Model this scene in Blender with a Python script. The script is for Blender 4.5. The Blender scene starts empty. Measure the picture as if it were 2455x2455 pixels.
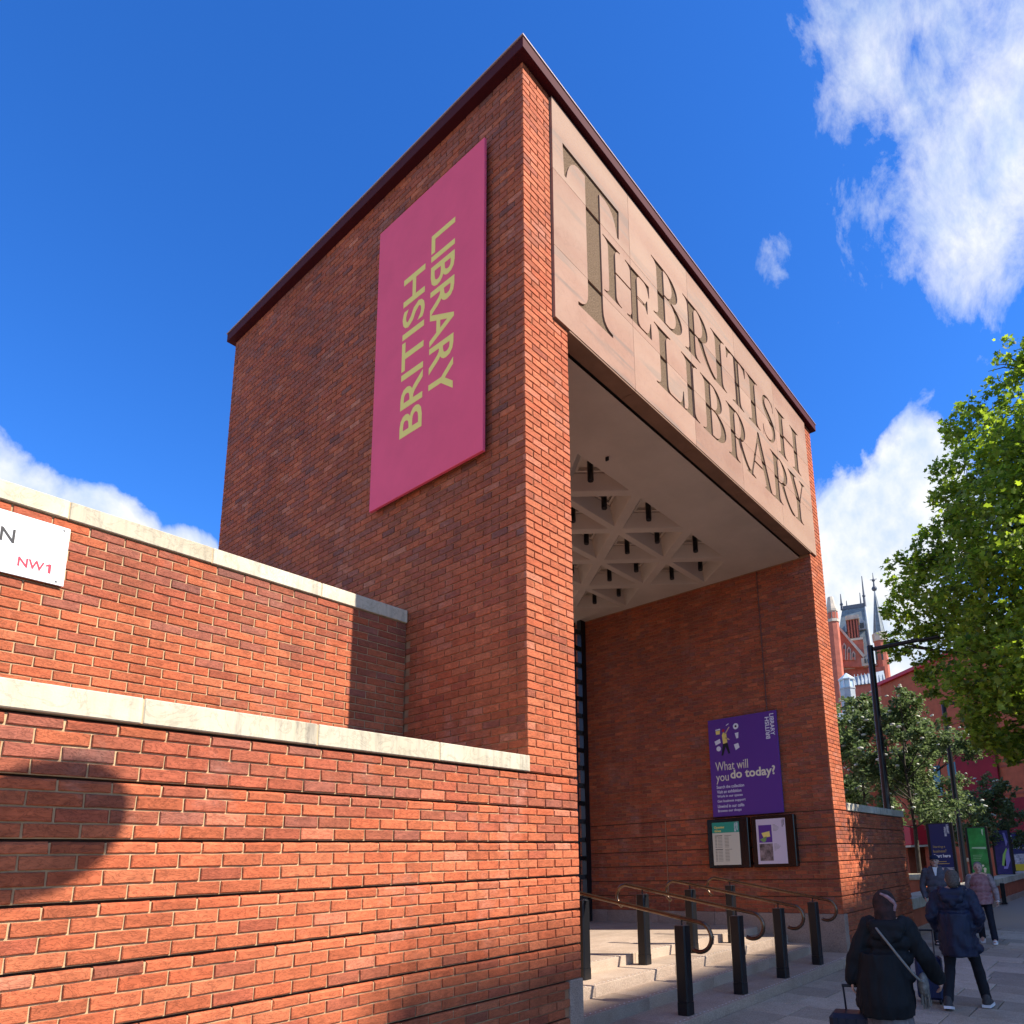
import bpy, bmesh, math, random
import numpy as np
from mathutils import Vector, Matrix, Euler, noise as mnoise
from mathutils.geometry import delaunay_2d_cdt
random.seed(7)
R = math.radians
sc = bpy.context.scene
COL = sc.collection
# ------------------------------------------------------------------ camera
# metres; X runs along the street front, Y into the library court, Z up; z = 0 is the underside of the wall copings
CX, CY, CZ = -4.3013, -4.1033, -0.7901
YAW, PIT, ROL = 0.9335, 0.1940, -0.0319
FPX, PX, PY = 1636.21, 1466.38, 1743.92
fwv = Vector((math.sin(YAW)*math.cos(PIT), math.cos(YAW)*math.cos(PIT), math.sin(PIT)))
rt0 = Vector((math.cos(YAW), -math.sin(YAW), 0)); up0 = rt0.cross(fwv)
rtv = rt0*math.cos(ROL) + up0*math.sin(ROL); upv = -rt0*math.sin(ROL) + up0*math.cos(ROL)
cam = bpy.data.cameras.new('camera'); camo = bpy.data.objects.new('camera', cam); COL.objects.link(camo)
cam.sensor_width = 36; cam.lens = FPX/2455*36
cam.shift_x = -(PX-1227.5)/2455; cam.shift_y = (PY-1227.5)/2455
cam.clip_start = .05; cam.clip_end = 5000
m = Matrix((rtv, upv, -fwv)).transposed().to_4x4(); m.translation = (CX, CY, CZ); camo.matrix_world = m
sc.camera = camo
def proj(P):
    d = Vector(P)-Vector((CX, CY, CZ)); z = d.dot(fwv)
    if z < .1: return (1e6, 1e6, z)
    return (PX+FPX*d.dot(rtv)/z, PY-FPX*d.dot(upv)/z, z)
def inframe(P, mg=350):
    x, y, z = proj(P); return -mg < x < 2455+mg and -mg < y < 2455+mg
# ------------------------------------------------------------------ light
SUNV = Vector((.363, -1, .95)).normalized()
EL = math.asin(SUNV.z)
sun = bpy.data.lights.new('sun', 'SUN'); sun.energy = 5.0; sun.angle = R(.53); sun.color = (1, .93, .82)
suno = bpy.data.objects.new('sun', sun); COL.objects.link(suno)
suno.rotation_euler = (-SUNV).to_track_quat('-Z', 'Y').to_euler(); suno.location = (0, -20, 30)
sc.view_settings.view_transform = 'Standard'; sc.view_settings.look = 'None'
sc.view_settings.exposure = 0.95; sc.view_settings.gamma = 1
W = bpy.data.worlds.new('World'); sc.world = W; W.use_nodes = True
def N(nt, t, **kw):
    n = nt.nodes.new(t)
    for k, v in kw.items():
        if k.startswith('i_'):
            n.inputs[int(k[2:]) if k[2:].isdigit() else k[2:].replace('_', ' ')].default_value = v
        else: setattr(n, k, v)
    return n
def L(nt, a, b): nt.links.new(a, b)
def math_n(nt, op, a, b=None, clamp=False):
    n = nt.nodes.new('ShaderNodeMath'); n.operation = op; n.use_clamp = clamp
    for i, v in enumerate((a, b)):
        if v is None: continue
        if isinstance(v, (int, float)): n.inputs[i].default_value = v
        else: nt.links.new(v, n.inputs[i])
    return n.outputs[0]
nt = W.node_tree; nt.nodes.clear()
sky = N(nt, 'ShaderNodeTexSky', sky_type='NISHITA', sun_disc=False, sun_elevation=EL, sun_rotation=math.atan2(SUNV.x, SUNV.y),
        altitude=50, air_density=1.0, dust_density=.25, ozone_density=3.2)
hs = N(nt, 'ShaderNodeHueSaturation', i_Saturation=1.25, i_Value=1.0); L(nt, sky.outputs[0], hs.inputs['Color'])
skt = N(nt, 'ShaderNodeMix', data_type='RGBA', blend_type='MULTIPLY'); skt.inputs[0].default_value = 1; skt.inputs[7].default_value = (.55, .83, 1.24, 1); L(nt, hs.outputs[0], skt.inputs[6])
geo = N(nt, 'ShaderNodeTexCoord')
sepd = N(nt, 'ShaderNodeSeparateXYZ'); L(nt, geo.outputs['Generated'], sepd.inputs[0])
# clouds: banks of cumulus and cirrus wisps at the directions where the sky holds them, more wisps all round, and added banks out of view
mp = N(nt, 'ShaderNodeMapping'); mp.inputs['Rotation'].default_value = (0, R(35), R(12)); mp.inputs['Scale'].default_value = (1, 1.25, 1)
L(nt, geo.outputs['Generated'], mp.inputs[0])
n1 = N(nt, 'ShaderNodeTexNoise', i_Scale=7.5, i_Detail=9, i_Roughness=.60, i_Distortion=.35); L(nt, mp.outputs[0], n1.inputs['Vector'])
mp2 = N(nt, 'ShaderNodeMapping'); mp2.inputs['Rotation'].default_value = (R(20), R(-48), R(8)); mp2.inputs['Scale'].default_value = (1.0, 2.2, 1.7)
L(nt, geo.outputs['Generated'], mp2.inputs[0])
n2 = N(nt, 'ShaderNodeTexNoise', i_Scale=6.5, i_Detail=10, i_Roughness=.66, i_Distortion=.22); L(nt, mp2.outputs[0], n2.inputs['Vector'])
def blobs(lst):
    out = None
    for (c, r, w) in lst:
        c = Vector(c).normalized()
        vm = N(nt, 'ShaderNodeVectorMath', operation='DISTANCE'); L(nt, geo.outputs['Generated'], vm.inputs[0]); vm.inputs[1].default_value = c
        mr = N(nt, 'ShaderNodeMapRange', interpolation_type='SMOOTHSTEP'); L(nt, vm.outputs['Value'], mr.inputs[0])
        mr.inputs[1].default_value = r; mr.inputs[2].default_value = r*.25; mr.inputs[3].default_value = 0; mr.inputs[4].default_value = w
        out = mr.outputs[0] if out is None else math_n(nt, 'MAXIMUM', out, mr.outputs[0])
    return out
rr = random.Random(5)
cum = [((.91, .20, .40), .20, 1), ((.868, .150, .468), .10, 1), ((.895, .245, .36), .14, 1), ((.95, .2, .25), .2, 1),
       ((.12, .912, .368), .15, 1), ((.235, .893, .380), .09, .97), ((.325, .868, .372), .075, .9), ((.02, .935, .36), .17, 1)]
cir = [((.70, -.03, .70), .25, 1.2), ((.615, .04, .785), .165, 1.1), ((.76, .025, .645), .125, 1.0), ((.725, .085, .685), .07, .66), ((.577, .06, .81), .15, .85), ((.679, .238, .694), .042, .66)]
for k in range(14):  # unseen cumulus behind the view, added to whiten the bluish fill light
    a = R(122+k*15.5+rr.uniform(-5, 5)); e = R(rr.uniform(14, 52))
    cum.append(((math.cos(a)*math.cos(e), math.sin(a)*math.cos(e), math.sin(e)), rr.uniform(.20, .36), 1))
for k in range(5):
    a = R(150+k*40); e = R(rr.uniform(35, 65)); cir.append(((math.cos(a)*math.cos(e), math.sin(a)*math.cos(e), math.sin(e)), rr.uniform(.15, .3), .9))
def ramp(nt, fac, stops, interp='LINEAR'):
    r = nt.nodes.new('ShaderNodeValToRGB'); r.color_ramp.interpolation = interp
    el = r.color_ramp.elements
    while len(el) < len(stops): el.new(.5)
    for e, (p, c) in zip(el, stops):
        e.position = p; e.color = (c[0], c[1], c[2], 1) if not isinstance(c, (int, float)) else (c, c, c, 1)
    if fac is not None: nt.links.new(fac, r.inputs[0])
    return r.outputs[0]
bm1 = blobs(cum); bm2 = blobs(cir)
d1 = math_n(nt, 'ADD', math_n(nt, 'MULTIPLY', bm1, .72), math_n(nt, 'MULTIPLY', math_n(nt, 'SUBTRACT', n1.outputs[0], .5), 1.5))
d1 = math_n(nt, 'MULTIPLY', d1, math_n(nt, 'GREATER_THAN', bm1, .001))
f1 = ramp(nt, d1, [(.30, 0), (.44, .62), (.62, 1)])
d2 = math_n(nt, 'ADD', math_n(nt, 'MULTIPLY', bm2, .62), math_n(nt, 'MULTIPLY', math_n(nt, 'SUBTRACT', n2.outputs[0], .5), 1.95))
d2 = math_n(nt, 'MULTIPLY', d2, math_n(nt, 'GREATER_THAN', bm2, .001))
f2 = ramp(nt, d2, [(.24, 0), (.46, .34), (.66, .60), (1.0, .96)])
fac = math_n(nt, 'MAXIMUM', f1, f2)
n3 = N(nt, 'ShaderNodeTexNoise', i_Scale=14, i_Detail=6, i_Roughness=.6); L(nt, mp.outputs[0], n3.inputs['Vector'])
ccol = ramp(nt, n3.outputs[0], [(.34, (2.9, 3.5, 4.4)), (.60, (4.5, 4.6, 4.75))])
mixc = N(nt, 'ShaderNodeMix', data_type='RGBA'); L(nt, fac, mixc.inputs[0]); L(nt, skt.outputs[2], mixc.inputs[6]); L(nt, ccol, mixc.inputs[7])
bg = N(nt, 'ShaderNodeBackground', i_Strength=.118); L(nt, mixc.outputs[2], bg.inputs[0])
wo = N(nt, 'ShaderNodeOutputWorld'); L(nt, bg.outputs[0], wo.inputs[0])
sc.cycles.max_bounces = 6; sc.cycles.diffuse_bounces = 3; sc.cycles.transparent_max_bounces = 4
# ------------------------------------------------------------------ object helpers
def link(o, parent=None):
    COL.objects.link(o)
    if parent is not None: o.parent = parent
    return o
def thing(name, label, cat, loc=(0, 0, 0), rz=0, group=None):
    o = bpy.data.objects.new(name, None); o.empty_display_size = .2; COL.objects.link(o)
    o.location = loc; o.rotation_euler = (0, 0, rz); tag(o, label, cat, group); return o
def tag(o, label, cat, group=None):
    o['label'] = label; o['category'] = cat
    if group: o['group'] = group
    return o
class MB:
    """collects shapes for ONE mesh object"""
    def __init__(s): s.v = []; s.f = []; s.m = []; s.sm = []
    def add(s, vs, fs, mi=0, sm=False):
        b = len(s.v); s.v += [tuple(v) for v in vs]
        for f in fs: s.f.append(tuple(i+b for i in f)); s.m.append(mi); s.sm.append(sm)
        return s
    def box(s, x0, x1, y0, y1, z0, z1, mi=0, bev=0):
        if bev:
            b = min(bev, (x1-x0)*.45, (y1-y0)*.45, (z1-z0)*.45); vs = []; 
            for (cx, sx) in ((x0, 1), (x1, -1)):
                for (cy, sy) in ((y0, 1), (y1, -1)):
                    for (cz, sz) in ((z0, 1), (z1, -1)):
                        vs += [(cx, cy+sy*b, cz+sz*b), (cx+sx*b, cy, cz+sz*b), (cx+sx*b, cy+sy*b, cz)]
            bmx = bmesh.new()
            for v in vs: bmx.verts.new(v)
            bmesh.ops.convex_hull(bmx, input=bmx.verts); bmesh.ops.dissolve_limit(bmx, angle_limit=.02, verts=bmx.verts, edges=bmx.edges)
            bmx.verts.index_update()
            s.add([v.co[:] for v in bmx.verts], [[v.index for v in f.verts] for f in bmx.faces], mi); bmx.free(); return s
        vs = [(x, y, z) for x in (x0, x1) for y in (y0, y1) for z in (z0, z1)]
        return s.add(vs, [(0, 1, 3, 2), (4, 6, 7, 5), (0, 4, 5, 1), (2, 3, 7, 6), (0, 2, 6, 4), (1, 5, 7, 3)], mi)
    def tube(s, pts, rad, n=10, mi=0, caps=True, sm=True):
        pts = [Vector(p) for p in pts]; rs = rad if isinstance(rad, (list, tuple)) else [rad]*len(pts)
        t0 = (pts[1]-pts[0]).normalized(); a = t0.orthogonal().normalized(); vs = []; k = len(pts)
        for i, p in enumerate(pts):
            t = (pts[min(i+1, k-1)]-pts[max(i-1, 0)]).normalized()
            a = (a-t*a.dot(t)); a = a.normalized() if a.length > 1e-6 else t.orthogonal().normalized(); b = t.cross(a)
            vs += [p+(a*math.cos(2*math.pi*j/n)+b*math.sin(2*math.pi*j/n))*rs[i] for j in range(n)]
        fs = [(i*n+j, i*n+(j+1) % n, (i+1)*n+(j+1) % n, (i+1)*n+j) for i in range(k-1) for j in range(n)]
        s.add(vs, fs, mi, sm)
        if caps: s.add(vs[:n], [tuple(range(n))[::-1]], mi); s.add(vs[-n:], [tuple(range(n))], mi)
        return s
    def lathe(s, prof, c=(0, 0, 0), n=16, mi=0, sm=True, rot=0):
        vs = []
        for (r, z) in prof: vs += [(c[0]+r*math.cos(rot+2*math.pi*j/n), c[1]+r*math.sin(rot+2*math.pi*j/n), c[2]+z) for j in range(n)]
        k = len(prof); fs = [(i*n+j, i*n+(j+1) % n, (i+1)*n+(j+1) % n, (i+1)*n+j) for i in range(k-1) for j in range(n)]
        fs += [tuple(range(n))[::-1], tuple((k-1)*n+j for j in range(n))]
        return s.add(vs, fs, mi, sm)
    def prism(s, poly, axis, a0, a1, mi=0):
        """poly of 2-D points extruded along axis ('x': poly=(y,z), 'y': (x,z), 'z': (x,y))"""
        mk = {'x': lambda q, a: (a, q[0], q[1]), 'y': lambda q, a: (q[0], a, q[1]), 'z': lambda q, a: (q[0], q[1], a)}[axis]
        n = len(poly); vs = [mk(q, a0) for q in poly]+[mk(q, a1) for q in poly]
        fs = [tuple(range(n)), tuple(range(2*n-1, n-1, -1))]+[(i, (i+1) % n+0, n+(i+1) % n, n+i) for i in range(n)]
        return s.add(vs, fs, mi)
    def ball(s, c, r, n=12, mi=0, sq=(1, 1, 1)):
        prof = [(math.sin(math.pi*i/(n//2)), -math.cos(math.pi*i/(n//2))) for i in range(n//2+1)]
        vs = []
        for (q, z) in prof: vs += [(c[0]+sq[0]*r*max(q, .001)*math.cos(2*math.pi*j/n), c[1]+sq[1]*r*max(q, .001)*math.sin(2*math.pi*j/n), c[2]+sq[2]*r*z) for j in range(n)]
        k = len(prof); fs = [(i*n+j, i*n+(j+1) % n, (i+1)*n+(j+1) % n, (i+1)*n+j) for i in range(k-1) for j in range(n)]
        return s.add(vs, fs, mi, True)
    def mesh(s, name, mats):
        me = bpy.data.meshes.new(name); me.from_pydata(s.v, [], s.f)
        for mt in (mats if isinstance(mats, (list, tuple)) else [mats]): me.materials.append(mt)
        me.polygons.foreach_set('material_index', s.m); me.polygons.foreach_set('use_smooth', s.sm)
        bmx = bmesh.new(); bmx.from_mesh(me); bmesh.ops.recalc_face_normals(bmx, faces=bmx.faces); bmx.to_mesh(me); bmx.free()
        me.update(); return me
    def build(s, name, mats, parent=None):
        return link(bpy.data.objects.new(name, s.mesh(name, mats)), parent)
# ------------------------------------------------------------------ materials
def mat(name, col, rough=.7, metal=0, var=0, scale=8, bump=0, bscale=60, spec=.3, col2=None, detail=5, dist=0):
    mt = bpy.data.materials.new(name); mt.use_nodes = True; t = mt.node_tree; b = t.nodes['Principled BSDF']
    b.inputs['Base Color'].default_value = (*col, 1); b.inputs['Roughness'].default_value = rough; b.inputs['Metallic'].default_value = metal
    b.inputs['Specular IOR Level'].default_value = spec
    if var or bump: tc = N(t, 'ShaderNodeTexCoord')
    if var:
        n = N(t, 'ShaderNodeTexNoise', i_Scale=scale, i_Detail=detail, i_Roughness=.6, i_Distortion=dist); L(t, tc.outputs['Object'], n.inputs['Vector'])
        c2 = col2 or tuple(min(1, c*(1+var)) for c in col); c1 = tuple(c*(1-var) for c in col) if col2 is None else col
        L(t, ramp(t, n.outputs[0], [(.32, c1), (.68, c2)]), b.inputs['Base Color'])
    if bump:
        n = N(t, 'ShaderNodeTexNoise', i_Scale=bscale, i_Detail=4, i_Roughness=.6); L(t, tc.outputs['Object'], n.inputs['Vector'])
        bp = N(t, 'ShaderNodeBump', i_Strength=bump, i_Distance=.01); L(t, n.outputs[0], bp.inputs['Height']); L(t, bp.outputs[0], b.inputs['Normal'])
    return mt
def brick_material():
    mt = bpy.data.materials.new('handmade_brick'); mt.use_nodes = True; t = mt.node_tree; b = t.nodes['Principled BSDF']
    b.inputs['Roughness'].default_value = .8; b.inputs['Specular IOR Level'].default_value = .22
    at = N(t, 'ShaderNodeAttribute', attribute_name='tint')
    g = N(t, 'ShaderNodeNewGeometry')
    off = N(t, 'ShaderNodeVectorMath', operation='SCALE'); off.inputs[0].default_value = (13, 7, 5); L(t, at.outputs['Alpha'], off.inputs['Scale'])
    ad = N(t, 'ShaderNodeVectorMath', operation='ADD'); L(t, g.outputs['Position'], ad.inputs[0]); L(t, off.outputs[0], ad.inputs[1])
    mpg = N(t, 'ShaderNodeMapping'); mpg.inputs['Scale'].default_value = (1, 1, 2.3); L(t, ad.outputs[0], mpg.inputs[0])
    nn = N(t, 'ShaderNodeTexNoise', i_Scale=9, i_Detail=6, i_Roughness=.62, i_Distortion=1.6); L(t, mpg.outputs[0], nn.inputs['Vector'])
    cr = N(t, 'ShaderNodeTexNoise', i_Scale=13, i_Detail=3, i_Roughness=.5, i_Distortion=2.4); L(t, mpg.outputs[0], cr.inputs['Vector'])
    crease = ramp(t, cr.outputs[0], [(.44, 1), (.485, .58), (.50, .55), (.53, 1)])
    fold = ramp(t, nn.outputs[0], [(.3, .74), (.55, 1.0), (.72, 1.22)])
    m1 = N(t, 'ShaderNodeMix', data_type='RGBA', blend_type='MULTIPLY'); m1.inputs[0].default_value = 1
    L(t, at.outputs['Color'], m1.inputs[6]); L(t, fold, m1.inputs[7])
    m2 = N(t, 'ShaderNodeMix', data_type='RGBA', blend_type='MULTIPLY'); m2.inputs[0].default_value = .75
    L(t, m1.outputs[2], m2.inputs[6]); L(t, crease, m2.inputs[7])
    # patches of lime bloom and soot, with a shape of their own
    st = N(t, 'ShaderNodeTexNoise', i_Scale=1.5, i_Detail=7, i_Roughness=.68); L(t, g.outputs['Position'], st.inputs['Vector'])
    bl = math_n(t, 'MULTIPLY', ramp(t, st.outputs[0], [(.56, 0), (.74, .5)]), ramp(t, nn.outputs[0], [(.4, .3), (.65, 1)]))
    m3 = N(t, 'ShaderNodeMix', data_type='RGBA'); L(t, bl, m3.inputs[0]); L(t, m2.outputs[2], m3.inputs[6]); m3.inputs[7].default_value = (.40, .27, .22, 1)
    st2 = N(t, 'ShaderNodeTexNoise', i_Scale=.55, i_Detail=5, i_Roughness=.6); L(t, g.outputs['Position'], st2.inputs['Vector'])
    m4 = N(t, 'ShaderNodeMix', data_type='RGBA', blend_type='MULTIPLY'); m4.inputs[0].default_value = 1
    L(t, m3.outputs[2], m4.inputs[6]); L(t, ramp(t, st2.outputs[0], [(.35, .86), (.6, 1.06)]), m4.inputs[7])
    # rain streaks and soot running down the faces
    mpk = N(t, 'ShaderNodeMapping'); mpk.inputs['Scale'].default_value = (5, 5, .35); L(t, g.outputs['Position'], mpk.inputs[0])
    stn = N(t, 'ShaderNodeTexNoise', i_Scale=1.3, i_Detail=6, i_Roughness=.62); L(t, mpk.outputs[0], stn.inputs['Vector'])
    m5 = N(t, 'ShaderNodeMix', data_type='RGBA', blend_type='MULTIPLY'); L(t, ramp(t, stn.outputs[0], [(.5, 0), (.72, .75)]), m5.inputs[0])
    L(t, m4.outputs[2], m5.inputs[6]); m5.inputs[7].default_value = (.70, .68, .68, 1); L(t, m5.outputs[2], b.inputs['Base Color'])
    fn = N(t, 'ShaderNodeTexNoise', i_Scale=120, i_Detail=3); L(t, g.outputs['Position'], fn.inputs['Vector'])
    hsum = math_n(t, 'ADD', math_n(t, 'MULTIPLY', crease, .7), math_n(t, 'ADD', math_n(t, 'MULTIPLY', nn.outputs[0], .8), math_n(t, 'MULTIPLY', fn.outputs[0], .25)))
    bp = N(t, 'ShaderNodeBump', i_Strength=.55, i_Distance=.006); L(t, hsum, bp.inputs['Height']); L(t, bp.outputs[0], b.inputs['Normal'])
    return mt
def stone_material(name, c1, c2, vein=.35, scale=2.2, speck=0, spread=.24, drip=0):
    mt = bpy.data.materials.new(name); mt.use_nodes = True; t = mt.node_tree; b = t.nodes['Principled BSDF']
    b.inputs['Roughness'].default_value = .78; b.inputs['Specular IOR Level'].default_value = .25
    g = N(t, 'ShaderNodeNewGeometry'); oi = N(t, 'ShaderNodeObjectInfo')
    sc_ = N(t, 'ShaderNodeVectorMath', operation='SCALE'); sc_.inputs[0].default_value = (31, 17, 23); L(t, oi.outputs['Random'], sc_.inputs['Scale'])
    ad = N(t, 'ShaderNodeVectorMath', operation='ADD'); L(t, g.outputs['Position'], ad.inputs[0]); L(t, sc_.outputs[0], ad.inputs[1])
    n = N(t, 'ShaderNodeTexNoise', i_Scale=scale, i_Detail=7, i_Roughness=.62, i_Distortion=.4); L(t, ad.outputs[0], n.inputs['Vector'])
    base = ramp(t, n.outputs[0], [(.3, c1), (.7, c2)])
    w = N(t, 'ShaderNodeTexNoise', i_Scale=scale*3.5, i_Detail=5, i_Roughness=.6, i_Distortion=1.8); L(t, ad.outputs[0], w.inputs['Vector'])
    v = ramp(t, w.outputs[0], [(.47, 1), (.5, 1-vein), (.53, 1)])
    m1 = N(t, 'ShaderNodeMix', data_type='RGBA', blend_type='MULTIPLY'); m1.inputs[0].default_value = 1; L(t, base, m1.inputs[6]); L(t, v, m1.inputs[7])
    # one stone a little lighter or darker than the next
    m2 = N(t, 'ShaderNodeMix', data_type='RGBA', blend_type='MULTIPLY'); m2.inputs[0].default_value = 1; L(t, m1.outputs[2], m2.inputs[6])
    L(t, ramp(t, oi.outputs['Random'], [(0, 1.1-spread), (1, 1.1)]), m2.inputs[7]); L(t, m2.outputs[2], b.inputs['Base Color'])
    fn = N(t, 'ShaderNodeTexNoise', i_Scale=90, i_Detail=4); L(t, g.outputs['Position'], fn.inputs['Vector'])
    if drip:
        mpd = N(t, 'ShaderNodeMapping'); mpd.inputs['Scale'].default_value = (9, 9, .9); L(t, ad.outputs[0], mpd.inputs[0])
        dn = N(t, 'ShaderNodeTexNoise', i_Scale=1.6, i_Detail=6, i_Roughness=.65); L(t, mpd.outputs[0], dn.inputs['Vector'])
        big = N(t, 'ShaderNodeTexNoise', i_Scale=1.1, i_Detail=3); L(t, ad.outputs[0], big.inputs['Vector'])
        md = N(t, 'ShaderNodeMix', data_type='RGBA', blend_type='MULTIPLY'); L(t, math_n(t, 'MULTIPLY', ramp(t, dn.outputs[0], [(.48, 0), (.66, 1)]), ramp(t, big.outputs[0], [(.35, .2), (.62, 1)])), md.inputs[0])
        L(t, m2.outputs[2], md.inputs[6]); md.inputs[7].default_value = (1-drip, 1-drip, 1-drip*.9, 1); L(t, md.outputs[2], b.inputs['Base Color'])
    if speck:
        m3 = N(t, 'ShaderNodeMix', data_type='RGBA', blend_type='MULTIPLY'); m3.inputs[0].default_value = 1; L(t, m2.outputs[2], m3.inputs[6])
        L(t, ramp(t, fn.outputs[0], [(.4, 1-speck), (.6, 1+speck)]), m3.inputs[7]); L(t, m3.outputs[2], b.inputs['Base Color'])
    bp = N(t, 'ShaderNodeBump', i_Strength=.25, i_Distance=.004); L(t, fn.outputs[0], bp.inputs['Height']); L(t, bp.outputs[0], b.inputs['Normal'])
    return mt
def banded_stone(name):
    """pink sandstone with soft grey bedding bands"""
    mt = stone_material(name, (.275, .140, .094), (.335, .195, .138), .10, 1.1); t = mt.node_tree; b = t.nodes['Principled BSDF']
    src = b.inputs['Base Color'].links[0].from_socket
    g = N(t, 'ShaderNodeNewGeometry'); oi = N(t, 'ShaderNodeObjectInfo')
    mp_ = N(t, 'ShaderNodeMapping'); mp_.inputs['Rotation'].default_value = (0, R(9), 0); mp_.inputs['Scale'].default_value = (.18, .2, 2.1)
    L(t, g.outputs['Position'], mp_.inputs[0])
    sc_ = N(t, 'ShaderNodeVectorMath', operation='SCALE'); sc_.inputs[0].default_value = (3, 5, 17); L(t, oi.outputs['Random'], sc_.inputs['Scale'])
    ad = N(t, 'ShaderNodeVectorMath', operation='ADD'); L(t, mp_.outputs[0], ad.inputs[0]); L(t, sc_.outputs[0], ad.inputs[1])
    n = N(t, 'ShaderNodeTexNoise', i_Scale=1.7, i_Detail=4, i_Roughness=.55); L(t, ad.outputs[0], n.inputs['Vector'])
    mx = N(t, 'ShaderNodeMix', data_type='RGBA'); L(t, ramp(t, n.outputs[0], [(.56, 0), (.62, .75), (.66, .15)]), mx.inputs[0]); L(t, src, mx.inputs[6]); mx.inputs[7].default_value = (.17, .128, .105, 1)
    n2_ = N(t, 'ShaderNodeTexNoise', i_Scale=.8, i_Detail=2); L(t, ad.outputs[0], n2_.inputs['Vector'])
    mx2 = N(t, 'ShaderNodeMix', data_type='RGBA'); L(t, ramp(t, n2_.outputs[0], [(.35, 0), (.7, .6)]), mx2.inputs[0]); L(t, mx.outputs[2], mx2.inputs[6]); mx2.inputs[7].default_value = (.36, .245, .175, 1)
    L(t, mx2.outputs[2], b.inputs['Base Color']); return mt
def leaf_material(name, c1, c2, trans=.35):
    mt = bpy.data.materials.new(name); mt.use_nodes = True; t = mt.node_tree; b = t.nodes['Principled BSDF']; out = t.nodes['Material Output']
    at = N(t, 'ShaderNodeAttribute', attribute_name='tint'); col = ramp(t, at.outputs['Fac'], [(0, c1), (1, c2)])
    L(t, col, b.inputs['Base Color']); b.inputs['Roughness'].default_value = .5; b.inputs['Specular IOR Level'].default_value = .35
    tr = N(t, 'ShaderNodeBsdfTranslucent'); hs_ = N(t, 'ShaderNodeHueSaturation', i_Value=1.7, i_Saturation=1.1); L(t, col, hs_.inputs['Color']); L(t, hs_.outputs[0], tr.inputs[0])
    mx = N(t, 'ShaderNodeMixShader'); mx.inputs[0].default_value = trans; L(t, b.outputs[0], mx.inputs[1]); L(t, tr.outputs[0], mx.inputs[2]); L(t, mx.outputs[0], out.inputs[0])
    return mt
M = dict(
    brick=brick_material(),
    mortar=mat('lime_mortar', (.47, .315, .175), .95, var=.18, scale=5, bump=.4, bscale=150, spec=.1),
    mortar_dark=mat('red_mortar', (.36, .18, .095), .95, var=.2, scale=5, spec=.1),
    groove=mat('groove_mortar', (.10, .05, .035), .95, spec=.1),
    coping=stone_material('cream_limestone', (.44, .375, .265), (.62, .555, .42), .22, 1.3, spread=.24, drip=.38),
    sandstone=banded_stone('pink_sandstone'),
    peck=mat('pecked_letter_stone', (.085, .054, .033), .95, var=.5, scale=70, col2=(.22, .15, .098), detail=3, bump=.8, bscale=90, spec=.1),
    granite=stone_material('pink_granite', (.30, .205, .15), (.39, .285, .22), .12, 3, .22),
    step=stone_material('step_granite', (.35, .255, .185), (.44, .335, .25), .10, 3, .18),
    concrete=mat('cast_ceiling', (.50, .425, .36), .85, var=.08, scale=1.5, bump=.15, bscale=40),
    maroon=mat('maroon_metal', (.060, .008, .012), .7, spec=.12),
    black=mat('black_metal', (.012, .012, .014), .35, spec=.5, metal=.3),
    darkgap=mat('dark_steel', (.02, .015, .013), .7),
    bronze=mat('bronze_rail', (.15, .095, .062), .27, metal=.85, var=.25, scale=20),
    white=mat('white_enamel', (.72, .72, .72), .35, spec=.4),
    ink=mat('black_print', (.015, .015, .018), .5), redink=mat('red_print', (.45, .02, .05), .5),
    pink=mat('pink_board', (.80, .095, .165), .75, var=.05, scale=2),
    yellow=mat('yellow_print', (.86, .68, .17), .7),
    purple=mat('purple_board', (.115, .035, .24), .55), cream=mat('cream_print', (.78, .70, .50), .6), whiteprint=mat('white_print', (.75, .73, .75), .6),
    paper=mat('notice_paper', (.62, .58, .44), .6), lilac=mat('lilac_paper', (.66, .55, .60), .6), green=mat('green_print', (.03, .30, .20), .6),
    caseglass=mat('black_case', (.010, .007, .006), .22, spec=.5),
    slate=mat('roof_slate', (.16, .19, .20), .6, var=.25, scale=1.2), slate_l=mat('lead_grey', (.34, .37, .38), .55, var=.15, scale=.7),
    gothic=mat('gothic_red_brick', (.42, .12, .075), .85, var=.2, scale=.8), gstone=mat('gothic_stone', (.50, .42, .33), .85, var=.2, scale=.7),
    farbrick=mat('library_red_brick', (.36, .095, .045), .85, var=.16, scale=2.5, bump=.5, bscale=12), redmetal=mat('red_metal', (.42, .02, .03), .45),
    dkred=mat('dark_red_banner', (.20, .012, .022), .8, var=.25, scale=.5), glass=mat('dark_glass', (.015, .02, .022), .1, spec=.6),
    glaze=mat('pale_glazing', (.45, .58, .62), .2, spec=.5), bark=mat('bark', (.055, .045, .035), .9, var=.35, scale=9, bump=.6, bscale=30),
    asphalt=mat('asphalt', (.05, .05, .052), .9, var=.2, scale=30),
)
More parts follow.
